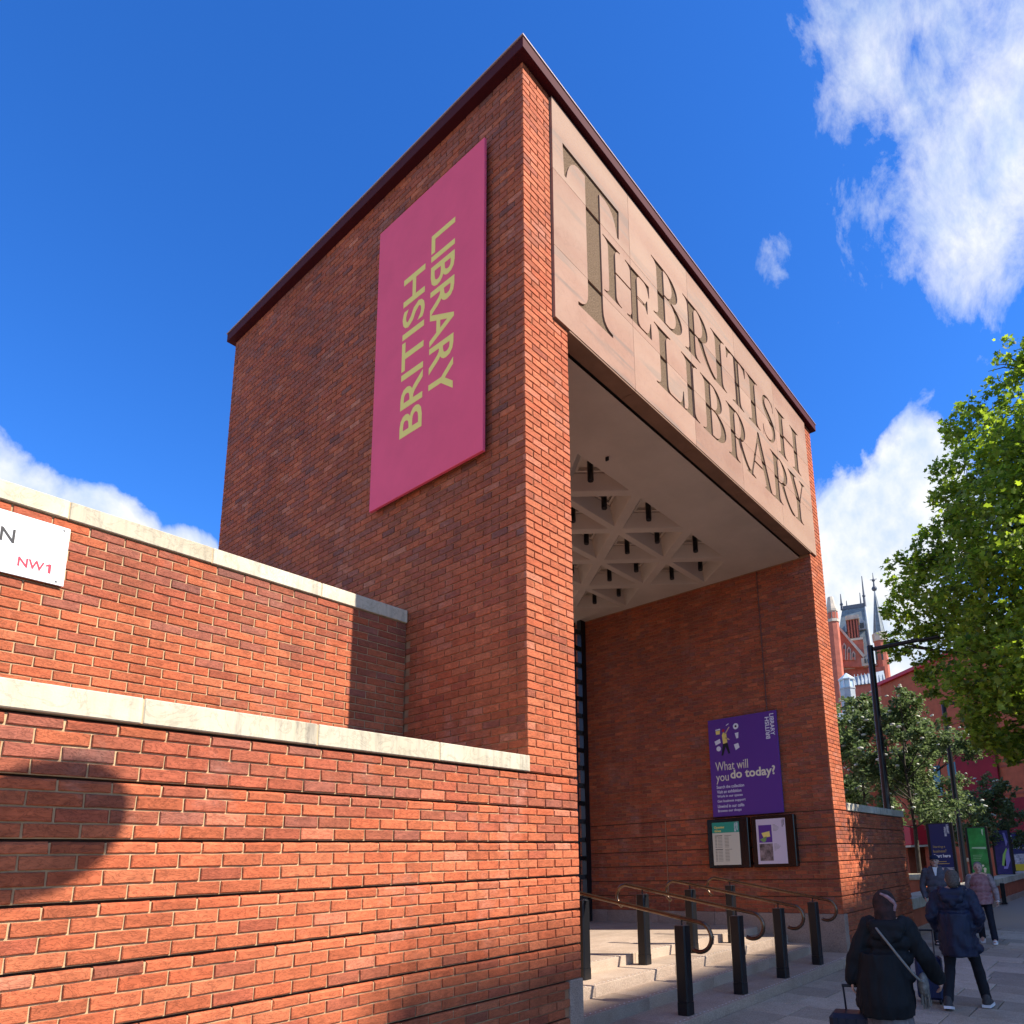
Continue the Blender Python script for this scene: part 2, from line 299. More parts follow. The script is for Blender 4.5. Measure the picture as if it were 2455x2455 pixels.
# ------------------------------------------------------------------ ground
def gz(x, y): return -2.50-.010*max(-40, min(80, x))+.035*max(-8, min(0, y))
GROT = Euler((math.atan(.035), math.atan(.010), 0))
pave = stone_material('york_paving', (.43, .345, .25), (.54, .45, .34), .25, 2.2, .2, .5)
def bedmat():
    mt = bpy.data.materials.new('paving_far'); mt.use_nodes = True; t = mt.node_tree; b = t.nodes['Principled BSDF']; b.inputs['Roughness'].default_value = .85
    g = N(t, 'ShaderNodeNewGeometry'); mp_ = N(t, 'ShaderNodeMapping'); mp_.inputs['Rotation'].default_value = (0, 0, R(90)); L(t, g.outputs['Position'], mp_.inputs[0])
    br = N(t, 'ShaderNodeTexBrick', i_Scale=1, i_4=.008); br.inputs['Brick Width'].default_value = .75; br.inputs['Row Height'].default_value = .6
    br.inputs['Color1'].default_value = (.30, .245, .185, 1); br.inputs['Color2'].default_value = (.38, .32, .25, 1); br.inputs['Mortar'].default_value = (.06, .055, .05, 1); br.inputs['Mortar Size'].default_value = .008
    L(t, mp_.outputs[0], br.inputs['Vector']); L(t, br.outputs['Color'], b.inputs['Base Color']); return mt
M['bed'] = bedmat()
g = MB(); xs = [-1500, -40, -10, 0, 20, 80, 1500]; ys = [-8, -4, 0, 60, 1500]
vs = [(x, y, gz(x, y)-.03) for x in xs for y in ys]; ny = len(ys)
g.add(vs, [(i*ny+j, (i+1)*ny+j, (i+1)*ny+j+1, i*ny+j+1) for i in range(len(xs)-1) for j in range(ny-1)])
ground = g.build('pavement', M['bed']); ground['kind'] = 'structure'
g = MB(); vs = [(x, y, gz(x, -8)-.17) for x in xs for y in (-1500, -8.15)]
g.add(vs, [(i*2, (i+1)*2, (i+1)*2+1, i*2+1) for i in range(len(xs)-1)]); road = g.build('road', M['asphalt']); road['kind'] = 'structure'
g = MB()
for i in range(len(xs)-1):
    x0, x1 = xs[i], xs[i+1]; a, b_ = gz(x0, -8), gz(x1, -8)
    g.add([(x0, -8.15, a-.2), (x1, -8.15, b_-.2), (x1, -8.15, b_-.03), (x0, -8.15, a-.03), (x0, -8, a-.03), (x1, -8, b_-.03)], [(0, 1, 2, 3), (3, 2, 5, 4)])
kerb = g.build('kerb', M['granite']); kerb['kind'] = 'structure'
# paving slabs, rows laid across the footway
slabcache = {}
def slab_mesh(w, l):
    k = (round(w, 2), round(l, 2))
    if k not in slabcache: slabcache[k] = MB().box(-w/2, w/2, -l/2, l/2, -.05, 0, bev=.005).mesh('paving_slab', pave)
    return slabcache[k]
rs = random.Random(3); pink_pave = stone_material('pink_paving', (.20, .15, .14), (.27, .20, .185), .1, 1.6, .12)
nsl = 0
for i in range(26):
    x = .15+i*.6; y = -.165; fl = rs.choice([.35, .55, .75])
    while y > -6.6:
        l = fl if y == -.165 else rs.choice([.6, .75, .75, .9]); yc = y-l/2
        if inframe((x, yc, gz(x, yc)), 250) and nsl < 298 and x > -.5:
            o = link(bpy.data.objects.new('paving_slab', slab_mesh(.588, l-.013)), ground)
            o.location = (x, yc, gz(x, yc)-.006+rs.uniform(-.0025, .0025)); o.rotation_euler = (GROT.x+rs.uniform(-.002, .002), GROT.y+rs.uniform(-.002, .002), 0); nsl += 1
        y -= l
# ------------------------------------------------------------------ bricks
PAL = dict(orange=(.49, .132, .057), red=(.43, .107, .045), dull=(.345, .093, .048), purple=(.30, .094, .058), dark=(.24, .083, .058), pale=(.47, .152, .082))
CR, BH = .075, .0655
_bv = {}
def brick_arrays(length, height, pal, var, cham):
    """front with worn, slightly wavy arrises; local x along the wall, -y out, z up"""
    key = (round(length, 3), round(height, 3), pal, var, cham)
    if key in _bv: return _bv[key]
    r = random.Random(hash((round(length*1000), pal, var, cham)) & 0xffff); n = 4 if length > .15 else 2
    bx, j = .004, .0017; ch = .013 if cham else .0045; chd = .014 if cham else .0045
    vs = []; fr = []; proud = r.uniform(-.0015, .002)
    def ring(inset_x, zb, zt, y, jj):
        idx = []
        for i in range(n+1): vs.append((inset_x+(length-2*inset_x)*i/n+r.uniform(-jj, jj), y, zb+r.uniform(-jj, jj))); idx.append(len(vs)-1)
        for i in range(n, -1, -1): vs.append((inset_x+(length-2*inset_x)*i/n+r.uniform(-jj, jj), y, zt+r.uniform(-jj, jj))); idx.append(len(vs)-1)
        return idx
    a = ring(bx, .004, height-ch, -proud, j); b = ring(0, 0, height, chd if not cham else .0045, j)
    if cham:
        for i in b[n+1:]: vs[i] = (vs[i][0], chd, vs[i][2])
    c = [];
    for i in b: vs.append((vs[i][0], .034, vs[i][2])); c.append(len(vs)-1)
    fs = [(a[i], a[i+1], a[2*n-i], a[2*n+1-i]) for i in range(n)]
    k = len(a)
    for q0, q1 in ((b, a), (c, b)): fs += [(q0[i], q0[(i+1) % k], q1[(i+1) % k], q1[i]) for i in range(k)]
    cc = PAL[pal]; f_ = r.uniform(.88, 1.12); h_ = r.uniform(-.06, .06)
    tint = (cc[0]*f_*(1-h_*.3), cc[1]*f_*(1+h_), cc[2]*f_*(1+h_*1.5), r.random())
    _bv[key] = (np.array(vs), fs, tint); return _bv[key]
_bm = {}
def brick_mesh(*key):
    if key not in _bm:
        v, f, tint = brick_arrays(*key); me = bpy.data.meshes.new('brick'); me.from_pydata(v.tolist(), [], f); me.materials.append(M['brick'])
        at = me.attributes.new('tint', 'FLOAT_COLOR', 'POINT'); at.data.foreach_set('color', np.tile(np.array(tint, dtype=np.float32), len(v))); me.update(); _bm[key] = me
    return _bm[key]
def pick(r, wts):
    t = r.random()*sum(wts.values())
    for k, w in wts.items():
        t -= w
        if t <= 0: return k
    return k
def slots(org, ang, length, z0, z1, phase=0, groove=False, skip=None, pal=None, seed=1, cull=True, endhalf=True):
    """running bond; returns brick slots (matrix, key). groove: every 4th course carries a chamfer under a deep joint"""
    r = random.Random(seed); out = []; ux, uy = math.cos(ang), math.sin(ang); k0 = round(z0/CR); k1 = round(z1/CR)
    for k in range(k0, k1):
        z = k*CR; cham = groove and (k % 4 == 3); u = -(.225 if (k+phase) % 2 == 0 else .1125)
        while u < length:
            a = max(u, 0)+(0 if u > 0 else 0); b = min(u+.215, length-.0); u += .225
            if b-a < .04: continue
            P = (org[0]+ux*(a+b)/2, org[1]+uy*(a+b)/2, z+.035)
            if skip and skip((a+b)/2, z): continue
            if cull and not inframe(P): continue
            p = pick(r, pal((a+b)/2, z)); out.append(((org[0]+ux*a, org[1]+uy*a, z+.005), ang, (round(b-a, 3), .0555 if cham else BH, p, r.randrange(6), cham), P))
    return out
def lay(parent, sl, stuffname='bricks', nmax=300, vis=None):
    """the bricks that show largest become bricks of their own, the rest one mesh"""
    def size(s):
        x, y, z = proj(s[3]); ok = 0 <= x <= 2455 and 0 <= y <= 2455 and (vis is None or vis(s)); return (0 if ok else 1, z)
    sl = sorted(sl, key=size)
    for (loc, ang, key, P) in sl[:nmax]:
        o = bpy.data.objects.new('brick', brick_mesh(*key)); o.location = loc; o.rotation_euler = (0, 0, ang); link(o, parent)
    rest = sl[nmax:]
    if not rest: return
    V = []; F = []; T = []; base = 0
    for (loc, ang, key, P) in rest:
        v, f, tint = brick_arrays(*key); c, s_ = math.cos(ang), math.sin(ang)
        w = np.empty_like(v); w[:, 0] = loc[0]+v[:, 0]*c-v[:, 1]*s_; w[:, 1] = loc[1]+v[:, 0]*s_+v[:, 1]*c; w[:, 2] = loc[2]+v[:, 2]
        V.append(w); F += [tuple(i+base for i in q) for q in f]; T.append(np.tile(np.array(tint, dtype=np.float32), (len(v), 1))); base += len(v)
    me = bpy.data.meshes.new(stuffname); me.from_pydata(np.vstack(V).tolist(), [], F); me.materials.append(M['brick'])
    at = me.attributes.new('tint', 'FLOAT_COLOR', 'POINT'); at.data.foreach_set('color', np.vstack(T).ravel()); me.update()
    o = link(bpy.data.objects.new(stuffname, me), parent); o['kind'] = 'stuff'
def bands(mb, x0, x1, y0, y1, zs, face, d=.012, deep=.046, mi=0, mg=1):
    """mortar body in bands that leave the deep joints open; face gives the side ('-y', '-x') that is recessed"""
    for a, b in zip(zs[:-1], zs[1:]):
        if face == '-y': mb.box(x0, x1, y0+d, y1, a, b-.019, mi); mb.box(x0+.001, x1-.001, y0+deep, y1-.001, b-.019, b, mg)
        else: mb.box(x0+d, x1, y0, y1, a, b-.019, mi); mb.box(x0+deep, x1-.001, y0+.001, y1-.001, b-.019, b, mg)
# ------------------------------------------------------------------ low front wall
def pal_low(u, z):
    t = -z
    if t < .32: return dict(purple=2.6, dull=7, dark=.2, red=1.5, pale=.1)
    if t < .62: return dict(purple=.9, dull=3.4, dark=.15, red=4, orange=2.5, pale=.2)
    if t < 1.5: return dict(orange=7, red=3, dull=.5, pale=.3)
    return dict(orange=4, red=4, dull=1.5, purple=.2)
X0 = -5.625; PW_ = .667
lw = thing('low_wall', 'low red brick street wall with cream stone coping, in front of the gatehouse', 'wall', (0, 0, 0))
c = MB(); bands(c, X0, .0, 0, .42, [-2.7+.3*i for i in range(10)], '-y'); c.build('mortar', [M['mortar'], M['groove']], lw)
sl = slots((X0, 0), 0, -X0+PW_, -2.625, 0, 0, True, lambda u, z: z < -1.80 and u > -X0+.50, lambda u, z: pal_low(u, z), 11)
lay(lw, sl)
def coping_run(parent, x0, x1, y, z, depth, step=.985, anchor=-.0, over=.022):
    x = x1; first = True
    while x > x0+.01:
        a = max(x0, x-step); b = MB(); b.box(a+.0025, x-.0025, y-over, y+depth, z, z+.140, bev=.006); b.build('coping_stone', M['coping'], parent); x = a
    MB().box(x0, x1, y-over+.006, y+depth-.01, z+.002, z+.135).build('coping_joint', M['mortar'], parent)
coping_run(lw, -5.9, 0.006, 0, 0, .44)
# ------------------------------------------------------------------ set-back wall
YU, ZU = 1.770, 1.780
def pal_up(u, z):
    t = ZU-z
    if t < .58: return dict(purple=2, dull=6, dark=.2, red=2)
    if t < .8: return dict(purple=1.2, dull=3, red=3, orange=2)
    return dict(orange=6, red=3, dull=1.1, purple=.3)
uw = thing('set_back_wall', 'taller red brick wall with cream coping, set back above the low street wall', 'wall', (0, 0, 0))
MB().box(-5.9, -.003, YU+.010, YU+.42, -2.6, ZU).build('mortar', M['mortar'], uw)
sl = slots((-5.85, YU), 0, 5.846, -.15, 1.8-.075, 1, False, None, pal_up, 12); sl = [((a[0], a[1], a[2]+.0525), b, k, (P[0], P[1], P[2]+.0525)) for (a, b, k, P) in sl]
lay(uw, sl)
coping_run(uw, -5.9, -.004, YU, ZU, .44)
pl = MB().box(-5.9, -.01, .44, 1.765, -2.6, -.25).build('planting_soil', mat('soil', (.06, .045, .03), .95, var=.3), uw)
# ------------------------------------------------------------------ gatehouse
WD, DP, HT, PW = 8.43, 6.54, 7.80, .667
XI = WD-PW
gh = thing('gatehouse', 'tall red brick gatehouse with carved sandstone panel over its open portal', 'building', (WD/2, DP/2, -2.5))
GI = gh.matrix_world
def gp(o): o.location = (o.location[0]-WD/2, o.location[1]-DP/2, o.location[2]+2.5); return o
gh.location = (0, 0, 0)
def pal_hi(u, z):  # upper bricks greyer, and duller still to paint in the left face's shade
    if z > 5.5: return dict(red=3.5, dull=6, purple=2.2, orange=.6, pale=.15, dark=.5)
    if z > 2.2: return dict(red=4, dull=5, purple=1.5, orange=1.2, pale=.3, dark=.3)
    return dict(red=4, orange=5, dull=1.4, purple=.2, pale=.3)
def pal_pier(u, z):
    if z < 0: return pal_low(u, z+.2)
    return dict(orange=7, red=2.6, dull=.4, pale=.8)
c = MB()
LV = [-2.7+.3*i for i in range(10)]
# left wall and right wall of the portal (mortar body), head over the portal
for (xa, xb) in ((0, PW), (XI, WD)):
    c.box(xa+.010, xb-.010, .010, DP, 0, HT-.001)
    bands(c, xa+.010, xb-.010, 0, .30, LV, '-y'); c.box(xa+.031, xb-.031, .30, DP-.001, -2.7, 0, 1)
    for a, b in zip(LV[:-1], LV[1:]): c.box(xa+.010, xb-.010, .3001, DP-.002, a, b-.019)
c.box(PW-.01, XI+.01, .14, DP, 5.16, HT-.002)
c.build('mortar', [M['mortar_dark'], M['groove']], gh)
sl = []
# left face (looks -X): origin at the back so that u runs toward the street
sl += slots((0, DP), -math.pi/2, DP-.003, 0, HT, 1, False, lambda u, z: (DP-u > YU+.05 and z < 1.6), lambda u, z: pal_hi(u, z), 21)
# pier fronts
pan = lambda x0: (lambda u, z: False)
sl_f = slots((0, 0), 0, PW, 0, 4.875, 0, False, None, pal_pier, 23)
sl_f += slots((0, 0), 0, .421, 4.875, HT, 0, False, None, pal_pier, 24)
sl_f += slots((XI, 0), 0, PW, -2.625, 0, 1, True, lambda u, z: z < -1.80 and u < .16, pal_pier, 25)
sl_f += slots((XI, 0), 0, PW, 0, 4.875, 1, False, None, pal_pier, 26)
sl_f += slots((8.037, 0), 0, WD-8.037, 4.875, HT, 1, False, None, pal_pier, 27)
# inner faces of the portal
inner = lambda u, z: dict(red=4, dull=5, orange=1, purple=1.2)  # duller mix puts the portal's shade into the brick colours
sl_i = slots((XI, DP), -math.pi/2, DP-.003, -1.80, 0, 0, True, None, inner, 28)+slots((XI, DP), -math.pi/2, DP-.003, 0, 4.8, 0, False, None, inner, 29)
sl_i += slots((PW, 0.003), math.pi/2, DP-.003, -1.80, 0, 0, True, None, inner, 30, cull=False)+slots((PW, .003), math.pi/2, DP-.003, 0, 4.8, 0, False, None, inner, 31, cull=False)
lay(gh, sl+sl_f, 'bricks', 300, vis=lambda s: not (s[1] < -1 and s[3][2] < .1+max(0, s[3][1]-1.7)*9) and s[3][0] < 5)
lay(gh, sl_i, 'inner_bricks', 0)
# roof edge
b = MB(); b.box(-.10, WD+.10, -.10, DP+.10, 7.803, 7.945, bev=.004); b.build('roof_edge', M['maroon'], gh)
MB().box(-.112, WD+.112, -.112, DP+.112, 7.9455, 7.965, bev=.003).build('roof_flashing', mat('pink_grey_flashing', (.30, .19, .19), .4, spec=.5), gh)
MB().box(-.05, WD+.05, -.05, DP+.05, 7.9655, 8.0).build('roof', M['slate_l'], gh)
# ---- stone panel with carved letters
def arc(cx, cy, rx, ry, a0, a1, n=14): return [(cx+rx*math.cos(R(a0+(a1-a0)*i/n)), cy+ry*math.sin(R(a0+(a1-a0)*i/n))) for i in range(n+1)]
def qb(p0, p1, p2, n=5): return [((1-t)**2*p0[0]+2*t*(1-t)*p1[0]+t*t*p2[0], (1-t)**2*p0[1]+2*t*(1-t)*p1[1]+t*t*p2[1]) for t in [i/n for i in range(n+1)]]
def stem(x0, x1, y0=0, y1=1, sl=.13, sr=.13, top=True, bot=True, t=.022, h=.14):
    p = []
    if bot: p += [(x0-sl, y0), (x1+sr, y0)]+qb((x1+sr, y0+t), (x1, y0+t*1.3), (x1, y0+h))
    else: p += [(x0, y0), (x1, y0)]
    if top: p += qb((x1, y1-h), (x1, y1-t*1.3), (x1+sr, y1-t))+[(x1+sr, y1), (x0-sl, y1)]+qb((x0-sl, y1-t), (x0, y1-t*1.3), (x0, y1-h))
    else: p += [(x1, y1), (x0, y1)]
    if bot: p += qb((x0, y0+h), (x0, y0+t*1.3), (x0-sl, y0+t))
    return p
def bowl(x, yb, yt, w, thin=.035, thick=.2, flat=.28):
    cy = (yb+yt)/2; ry = (yt-yb)/2; xf = x+w*flat
    o = [(x, yt)]+arc(xf, cy, w-w*flat, ry, 90, -90)+[(x, yb)]
    i = [(x, yb+thin)]+arc(xf, cy, w-w*flat-thick, ry-thin, -90, 90)+[(x, yt-thin)]
    return o+i
def ribbon(pts, wid):
    P = [Vector(p) for p in pts]; l = []; r_ = []
    for i, p in enumerate(P):
        t = (P[min(i+1, len(P)-1)]-P[max(i-1, 0)]).normalized(); nrm = Vector((-t.y, t.x))*wid[i]/2; l.append(tuple(p+nrm)); r_.append(tuple(p-nrm))
    return l+r_[::-1]
def catm(pts, n=6):
    out = []
    for i in range(len(pts)-1):
        p0, p1, p2, p3 = pts[max(i-1, 0)], pts[i], pts[i+1], pts[min(i+2, len(pts)-1)]
        for k in range(n):
            t = k/n; out.append(tuple(.5*((2*p1[d])+(-p0[d]+p2[d])*t+(2*p0[d]-5*p1[d]+4*p2[d]-p3[d])*t*t+(-p0[d]+3*p1[d]-3*p2[d]+p3[d])*t**3) for d in range(len(p1))))
    return out+[tuple(pts[-1])]
def arm(x0, x1, y, up, t=.035, ser=.16):
    """thin arm from x0 to x1 with a pointed serif at its end; up = +1 serif rises, -1 hangs"""
    yb = y; return [(x0, yb), (x1-.14, yb)]+qb((x1-.14, yb), (x1-.05, yb), (x1-.005, yb+up*ser))[1:]+[(x1+.015, yb+up*ser), (x1+.02, yb-up*t), (x0, yb-up*t)]
GL = {}
GL['I'] = (.5, [stem(.15, .35)])
GL['B'] = (.86, [stem(.16, .36, sr=0), bowl(.30, .50, 1.0, .46, thick=.17), bowl(.30, 0, .535, .56, thick=.19)])
GL['R'] = (1.05, [stem(.16, .36), bowl(.30, .44, 1.0, .50, thick=.18), [(.42, .475), (.60, .475)]+qb((.60, .475), (.80, .08), (1.06, .035))[1:]+[(1.06, 0), (.93, -.005)]+qb((.93, -.005), (.72, .02), (.42, .475))[1:]])
GL['L'] = (.82, [stem(.15, .35, sr=.13, bot=True), arm(.2, .80, .035, 1, .035, .26)])
GL['T'] = (.78, [stem(.29, .49, top=False, y1=.985), [(.02, .78), (.045, .78)]+qb((.045, .78), (.08, .945), (.2, .955))[1:]+[(.58, .955)]+qb((.58, .955), (.70, .945), (.735, .78))[1:]+[(.76, .78), (.775, 1.0), (.005, 1.0)]])
GL['H'] = (1.22, [stem(.15, .35), stem(.87, 1.07), [(.3, .49), (.9, .49), (.9, .53), (.3, .53)]])
sp = [(.60, .80), (.56, .915), (.42, .975), (.25, .95), (.155, .83), (.19, .68), (.36, .55), (.53, .41), (.57, .24), (.47, .08), (.30, .022), (.13, .07), (.06, .22)]
sw = [.012, .035, .04, .06, .11, .16, .19, .18, .13, .065, .04, .035, .012]
spp = catm([(a[0], a[1], w_) for a, w_ in zip(sp, sw)], 4)
GL['S'] = (.70, [ribbon([q[:2] for q in spp], [max(.012, q[2]) for q in spp]), [(.585, .985), (.60, .985), (.615, .76), (.585, .76)], [(.045, .015), (.06, .015), (.075, .25), (.045, .25)]])
GL['A'] = (1.02, [[(.50, 1.07), (.56, 1.07), (.92, .10)]+[(.96, .03), (1.02, .022), (1.02, 0), (.66, 0), (.66, .022), (.72, .05), (.71, .12), (.455, .90)],
                  [(.49, 1.0), (.52, .93), (.215, .12), (.20, .05), (.31, .022), (.31, 0), (-.02, 0), (-.02, .022), (.10, .06), (.16, .13)], [(.26, .335), (.66, .335), (.65, .375), (.275, .375)]])
GL['Y'] = (.90, [stem(.36, .56, top=False, y1=.46), [(.36, .44), (.56, .44), (.60, .48), (.325, .92), (.33, .965), (.42, .978), (.42, 1.0), (-.03, 1.0), (-.03, .978), (.05, .955), (.10, .90)],
                  [(.50, .44), (.56, .44), (.80, .90), (.86, .965), (.93, .978), (.93, 1.0), (.62, 1.0), (.62, .978), (.70, .96), (.735, .91)]])
GL['E'] = (.6, [stem(.0, .2, sl=.0, sr=.12), arm(.1, .56, .965, -1, .035, .20), arm(.1, .48, .515, 1, .022, .13), arm(.1, .48, .535, -1, .022, .13), arm(.1, .58, .035, 1, .035, .26)])
LET = []     # (char, polygons in panel coordinates)
def put(ch, x0, x1, z0, z1):
    w_, polys = GL[ch]; LET.append((ch, [[(x0+q[0]/w_*(x1-x0), z0+q[1]*(z1-z0)) for q in poly] for poly in polys]))
put('T', .60, 1.70, 5.30, 7.29)
hx = lambda a, b, s=.8: [(a+q[0]*s, 5.86+q[1]*s) for q in b]
LET.append(('H', [hx(1.29, stem(.175, .36)), hx(1.29, stem(.755, .945)), hx(1.29, [(.3, .52), (.8, .52), (.8, .555), (.3, .555)])]))
LET.append(('E', [hx(1.29, [(q[0]+.755, q[1]) for q in poly]) for poly in [arm(.1, .53, .965, -1, .035, .20), arm(.1, .46, .53, 1, .02, .13), arm(.1, .46, .545, -1, .02, .13), arm(.1, .55, .035, 1, .035, .26)]]))
for ch, a, b_ in (('B', 2.40, 3.18), ('R', 3.22, 4.20), ('I', 4.06, 4.54), ('T', 4.57, 5.27), ('I', 5.28, 5.77), ('S', 5.84, 6.46), ('H', 6.50, 7.60)): put(ch, a, b_, 6.355, 7.25)
for ch, a, b_ in (('L', 2.40, 3.13), ('I', 3.09, 3.57), ('B', 3.62, 4.38), ('R', 4.42, 5.30), ('A', 5.10, 6.11), ('R', 6.06, 7.05), ('Y', 6.90, 7.66)): put(ch, a, b_, 5.295, 6.20)
CXS = [.428, 1.91, 3.40, 4.90, 6.45, 8.03]; CZS = [4.87, 5.77, 6.78, 7.768]
cv = []; ce = []
def addpoly(poly):
    b0 = len(cv); n = len(poly)
    for q in poly: cv.append(Vector(q))
    for i in range(n): ce.append((b0+i, b0+(i+1) % n))
jg = .0025; rects = []
for i in range(5):
    for k in range(3):
        r_ = (CXS[i]+jg, CXS[i+1]-jg, CZS[k]+jg, CZS[k+1]-jg); rects.append(r_); addpoly([(r_[0], r_[2]), (r_[1], r_[2]), (r_[1], r_[3]), (r_[0], r_[3])])
for ch, polys in LET:
    for poly in polys:
        q = [poly[0]]
        for p_ in poly[1:]:
            if (p_[0]-q[-1][0])**2+(p_[1]-q[-1][1])**2 > 1e-6: q.append(p_)
        if (q[0][0]-q[-1][0])**2+(q[0][1]-q[-1][1])**2 < 1e-6: q.pop()
        addpoly(q)
ov, oe, of, _, _, _ = delaunay_2d_cdt(cv, ce, [], 0, 1e-5)
def inpoly(x, y, poly):
    c_ = False; j = len(poly)-1
    for i in range(len(poly)):
        xi, yi = poly[i]; xj, yj = poly[j]
        if (yi > y) != (yj > y) and x < (xj-xi)*(y-yi)/(yj-yi)+xi: c_ = not c_
        j = i
    return c_
bbs = [(min(q[0] for po in ps for q in po), max(q[0] for po in ps for q in po), min(q[1] for po in ps for q in po), max(q[1] for po in ps for q in po)) for ch, ps in LET]
FR, DPT = -.035, .020
stone_f = {i: ([], []) for i in range(15)}; let_f = {i: [] for i in range(len(LET))}; cls = {}
for f in of:
    x = sum(ov[i][0] for i in f)/len(f); y = sum(ov[i][1] for i in f)/len(f)
    ri = next((i for i, r_ in enumerate(rects) if r_[0] < x < r_[1] and r_[2] < y < r_[3]), None)
    if ri is None: continue
    li = next((i for i, bb in enumerate(bbs) if bb[0] <= x <= bb[1] and bb[2] <= y <= bb[3] and any(inpoly(x, y, po) for po in LET[i][1])), None)
    if li is None: stone_f[ri][0].append(f)
    else: let_f[li].append(f)
    for a, b_ in zip(f, list(f[1:])+[f[0]]): cls.setdefault((min(a, b_), max(a, b_)), []).append((ri, li))
walls = {i: [] for i in range(15)}
for (a, b_), cl in cls.items():
    if len(cl) == 2 and (cl[0][1] is None) != (cl[1][1] is None):
        walls[(cl[0] if cl[0][1] is None else cl[1])[0]].append((a, b_))
for i, r_ in enumerate(rects):
    mb = MB()
    used = {}
    def vid(j, y, mb=mb, used=used):
        if (j, y) not in used: used[(j, y)] = len(mb.v); mb.v.append((ov[j][0], y, ov[j][1]))
        return used[(j, y)]
    for f in stone_f[i][0]: mb.f.append(tuple(vid(j, FR) for j in f)); mb.m.append(0); mb.sm.append(False)
    for (a, b_) in walls[i]: mb.f.append((vid(a, FR), vid(b_, FR), vid(b_, FR+DPT+.002), vid(a, FR+DPT+.002))); mb.m.append(0); mb.sm.append(False)
    # sides and back of the slab
    x0, x1, z0, z1 = r_; yb = .10
    mb.add([(x0, FR, z0), (x1, FR, z0), (x1, FR, z1), (x0, FR, z1), (x0, yb, z0), (x1, yb, z0), (x1, yb, z1), (x0, yb, z1)], [(0, 1, 5, 4), (1, 2, 6, 5), (2, 3, 7, 6), (3, 0, 4, 7), (4, 5, 6, 7)])
    mb.build('stone_slab', [M['sandstone'], M['peck']], gh)
for i, (ch, ps) in enumerate(LET):
    mb = MB(); used = {}
    for f in let_f[i]:
        q = []
        for j in f:
            if j not in used: used[j] = len(mb.v); mb.v.append((ov[j][0], FR+DPT, ov[j][1]))
            q.append(used[j])
        mb.f.append(tuple(q)); mb.m.append(0); mb.sm.append(False)
    if mb.f: mb.build('carved_letter', M['peck'], gh)
MB().box(.43, 8.028, -.028, .098, 4.872, 7.766).build('slab_joints', M['mortar'], gh) if False else None
MB().box(.432, 8.026, .0, .12, 4.874, 7.76).build('panel_backing', M['mortar_dark'], gh)
# underside of the panel: brown stone lip, dark slot, then the cast ceiling
for i in range(5): MB().box(max(CXS[i], PW)+.002, min(CXS[i+1], XI)-.002, -.028, .188, 4.845, 4.8695, bev=.003).build('lintel_stone', mat('brown_lintel', (.22, .12, .075), .8, var=.15, scale=3), gh)
MB().box(PW, XI, .12, .215, 4.86, 5.16).build('lintel_recess', M['darkgap'], gh)
ZC = 4.82
cl = MB(); rowsY = [1.25+k*1.0 for k in range(5)]; xa, xb = PW-.002, XI+.002
nodes = [[.705+1.56*i for i in range(5)] if k % 2 == 0 else [1.485+1.56*i for i in range(5)] for k in range(5)]
cl.add([(xa, .21, ZC), (xb, .21, ZC), (xb, rowsY[0], ZC), (xa, rowsY[0], ZC)], [(0, 1, 2, 3)])
cl.add([(xa, rowsY[-1], ZC), (xb, rowsY[-1], ZC), (xb, DP, ZC), (xa, DP, ZC)], [(0, 1, 2, 3)])
cents = []
def coffer(A, B, C):
    cx, cy = (A[0]+B[0]+C[0])/3, (A[1]+B[1]+C[1])/3; cents.append((cx, cy))
    def lev(s, z): return [(cx+(q[0]-cx)*s, cy+(q[1]-cy)*s, z) for q in (A, B, C)]
    rings = [lev(1, ZC), lev(.81, ZC), lev(.78, ZC+.012), lev(.47, ZC+.21), lev(.47, ZC+.235), lev(.36, ZC+.235), lev(.36, ZC+.29)]
    v = [p_ for r_ in rings for p_ in r_]; f = [(i*3+j, i*3+(j+1) % 3, (i+1)*3+(j+1) % 3, (i+1)*3+j) for i in range(len(rings)-1) for j in range(3)]
    cl.add(v, f+[(18, 19, 20)])
for k in range(4):
    A, B = nodes[k], nodes[k+1]; ya, yb = rowsY[k], rowsY[k+1]
    P = sorted([(x, 0) for x in A]+[(x, 1) for x in B])
    pt = lambda q: (q[0], ya if q[1] == 0 else yb)
    for i in range(len(P)-2): coffer(pt(P[i]), pt(P[i+1]), pt(P[i+2]))
    for side, xe in ((0, xa), (-1, xb)):
        q0, q1 = (P[0], P[1]) if side == 0 else (P[-1], P[-2]); a_ = (q0 if q0[1] == 0 else q1); b_ = (q1 if q0[1] == 0 else q0)
        cl.add([(xe, ya, ZC), (a_[0], ya, ZC), (b_[0], yb, ZC), (xe, yb, ZC)], [(0, 1, 2, 3)])
cl.build('coffered_ceiling', M['concrete'], gh)
# granite foot of the piers and inner walls
for (xa_, xb_) in ((PW-.167, PW+.012), (XI-.012, XI+.167)):
    g_ = MB(); g_.box(xa_, xb_, -.012, 1.2, -2.62, -1.803, bev=.006); g_.build('stone_plinth', M['granite'], gh)
    for y0 in (1.2, 2.5, 3.8, 5.1): MB().box(xa_, xb_, y0+.003, min(y0+1.297, DP), -2.3, -1.803, bev=.006).build('stone_plinth', M['granite'], gh)
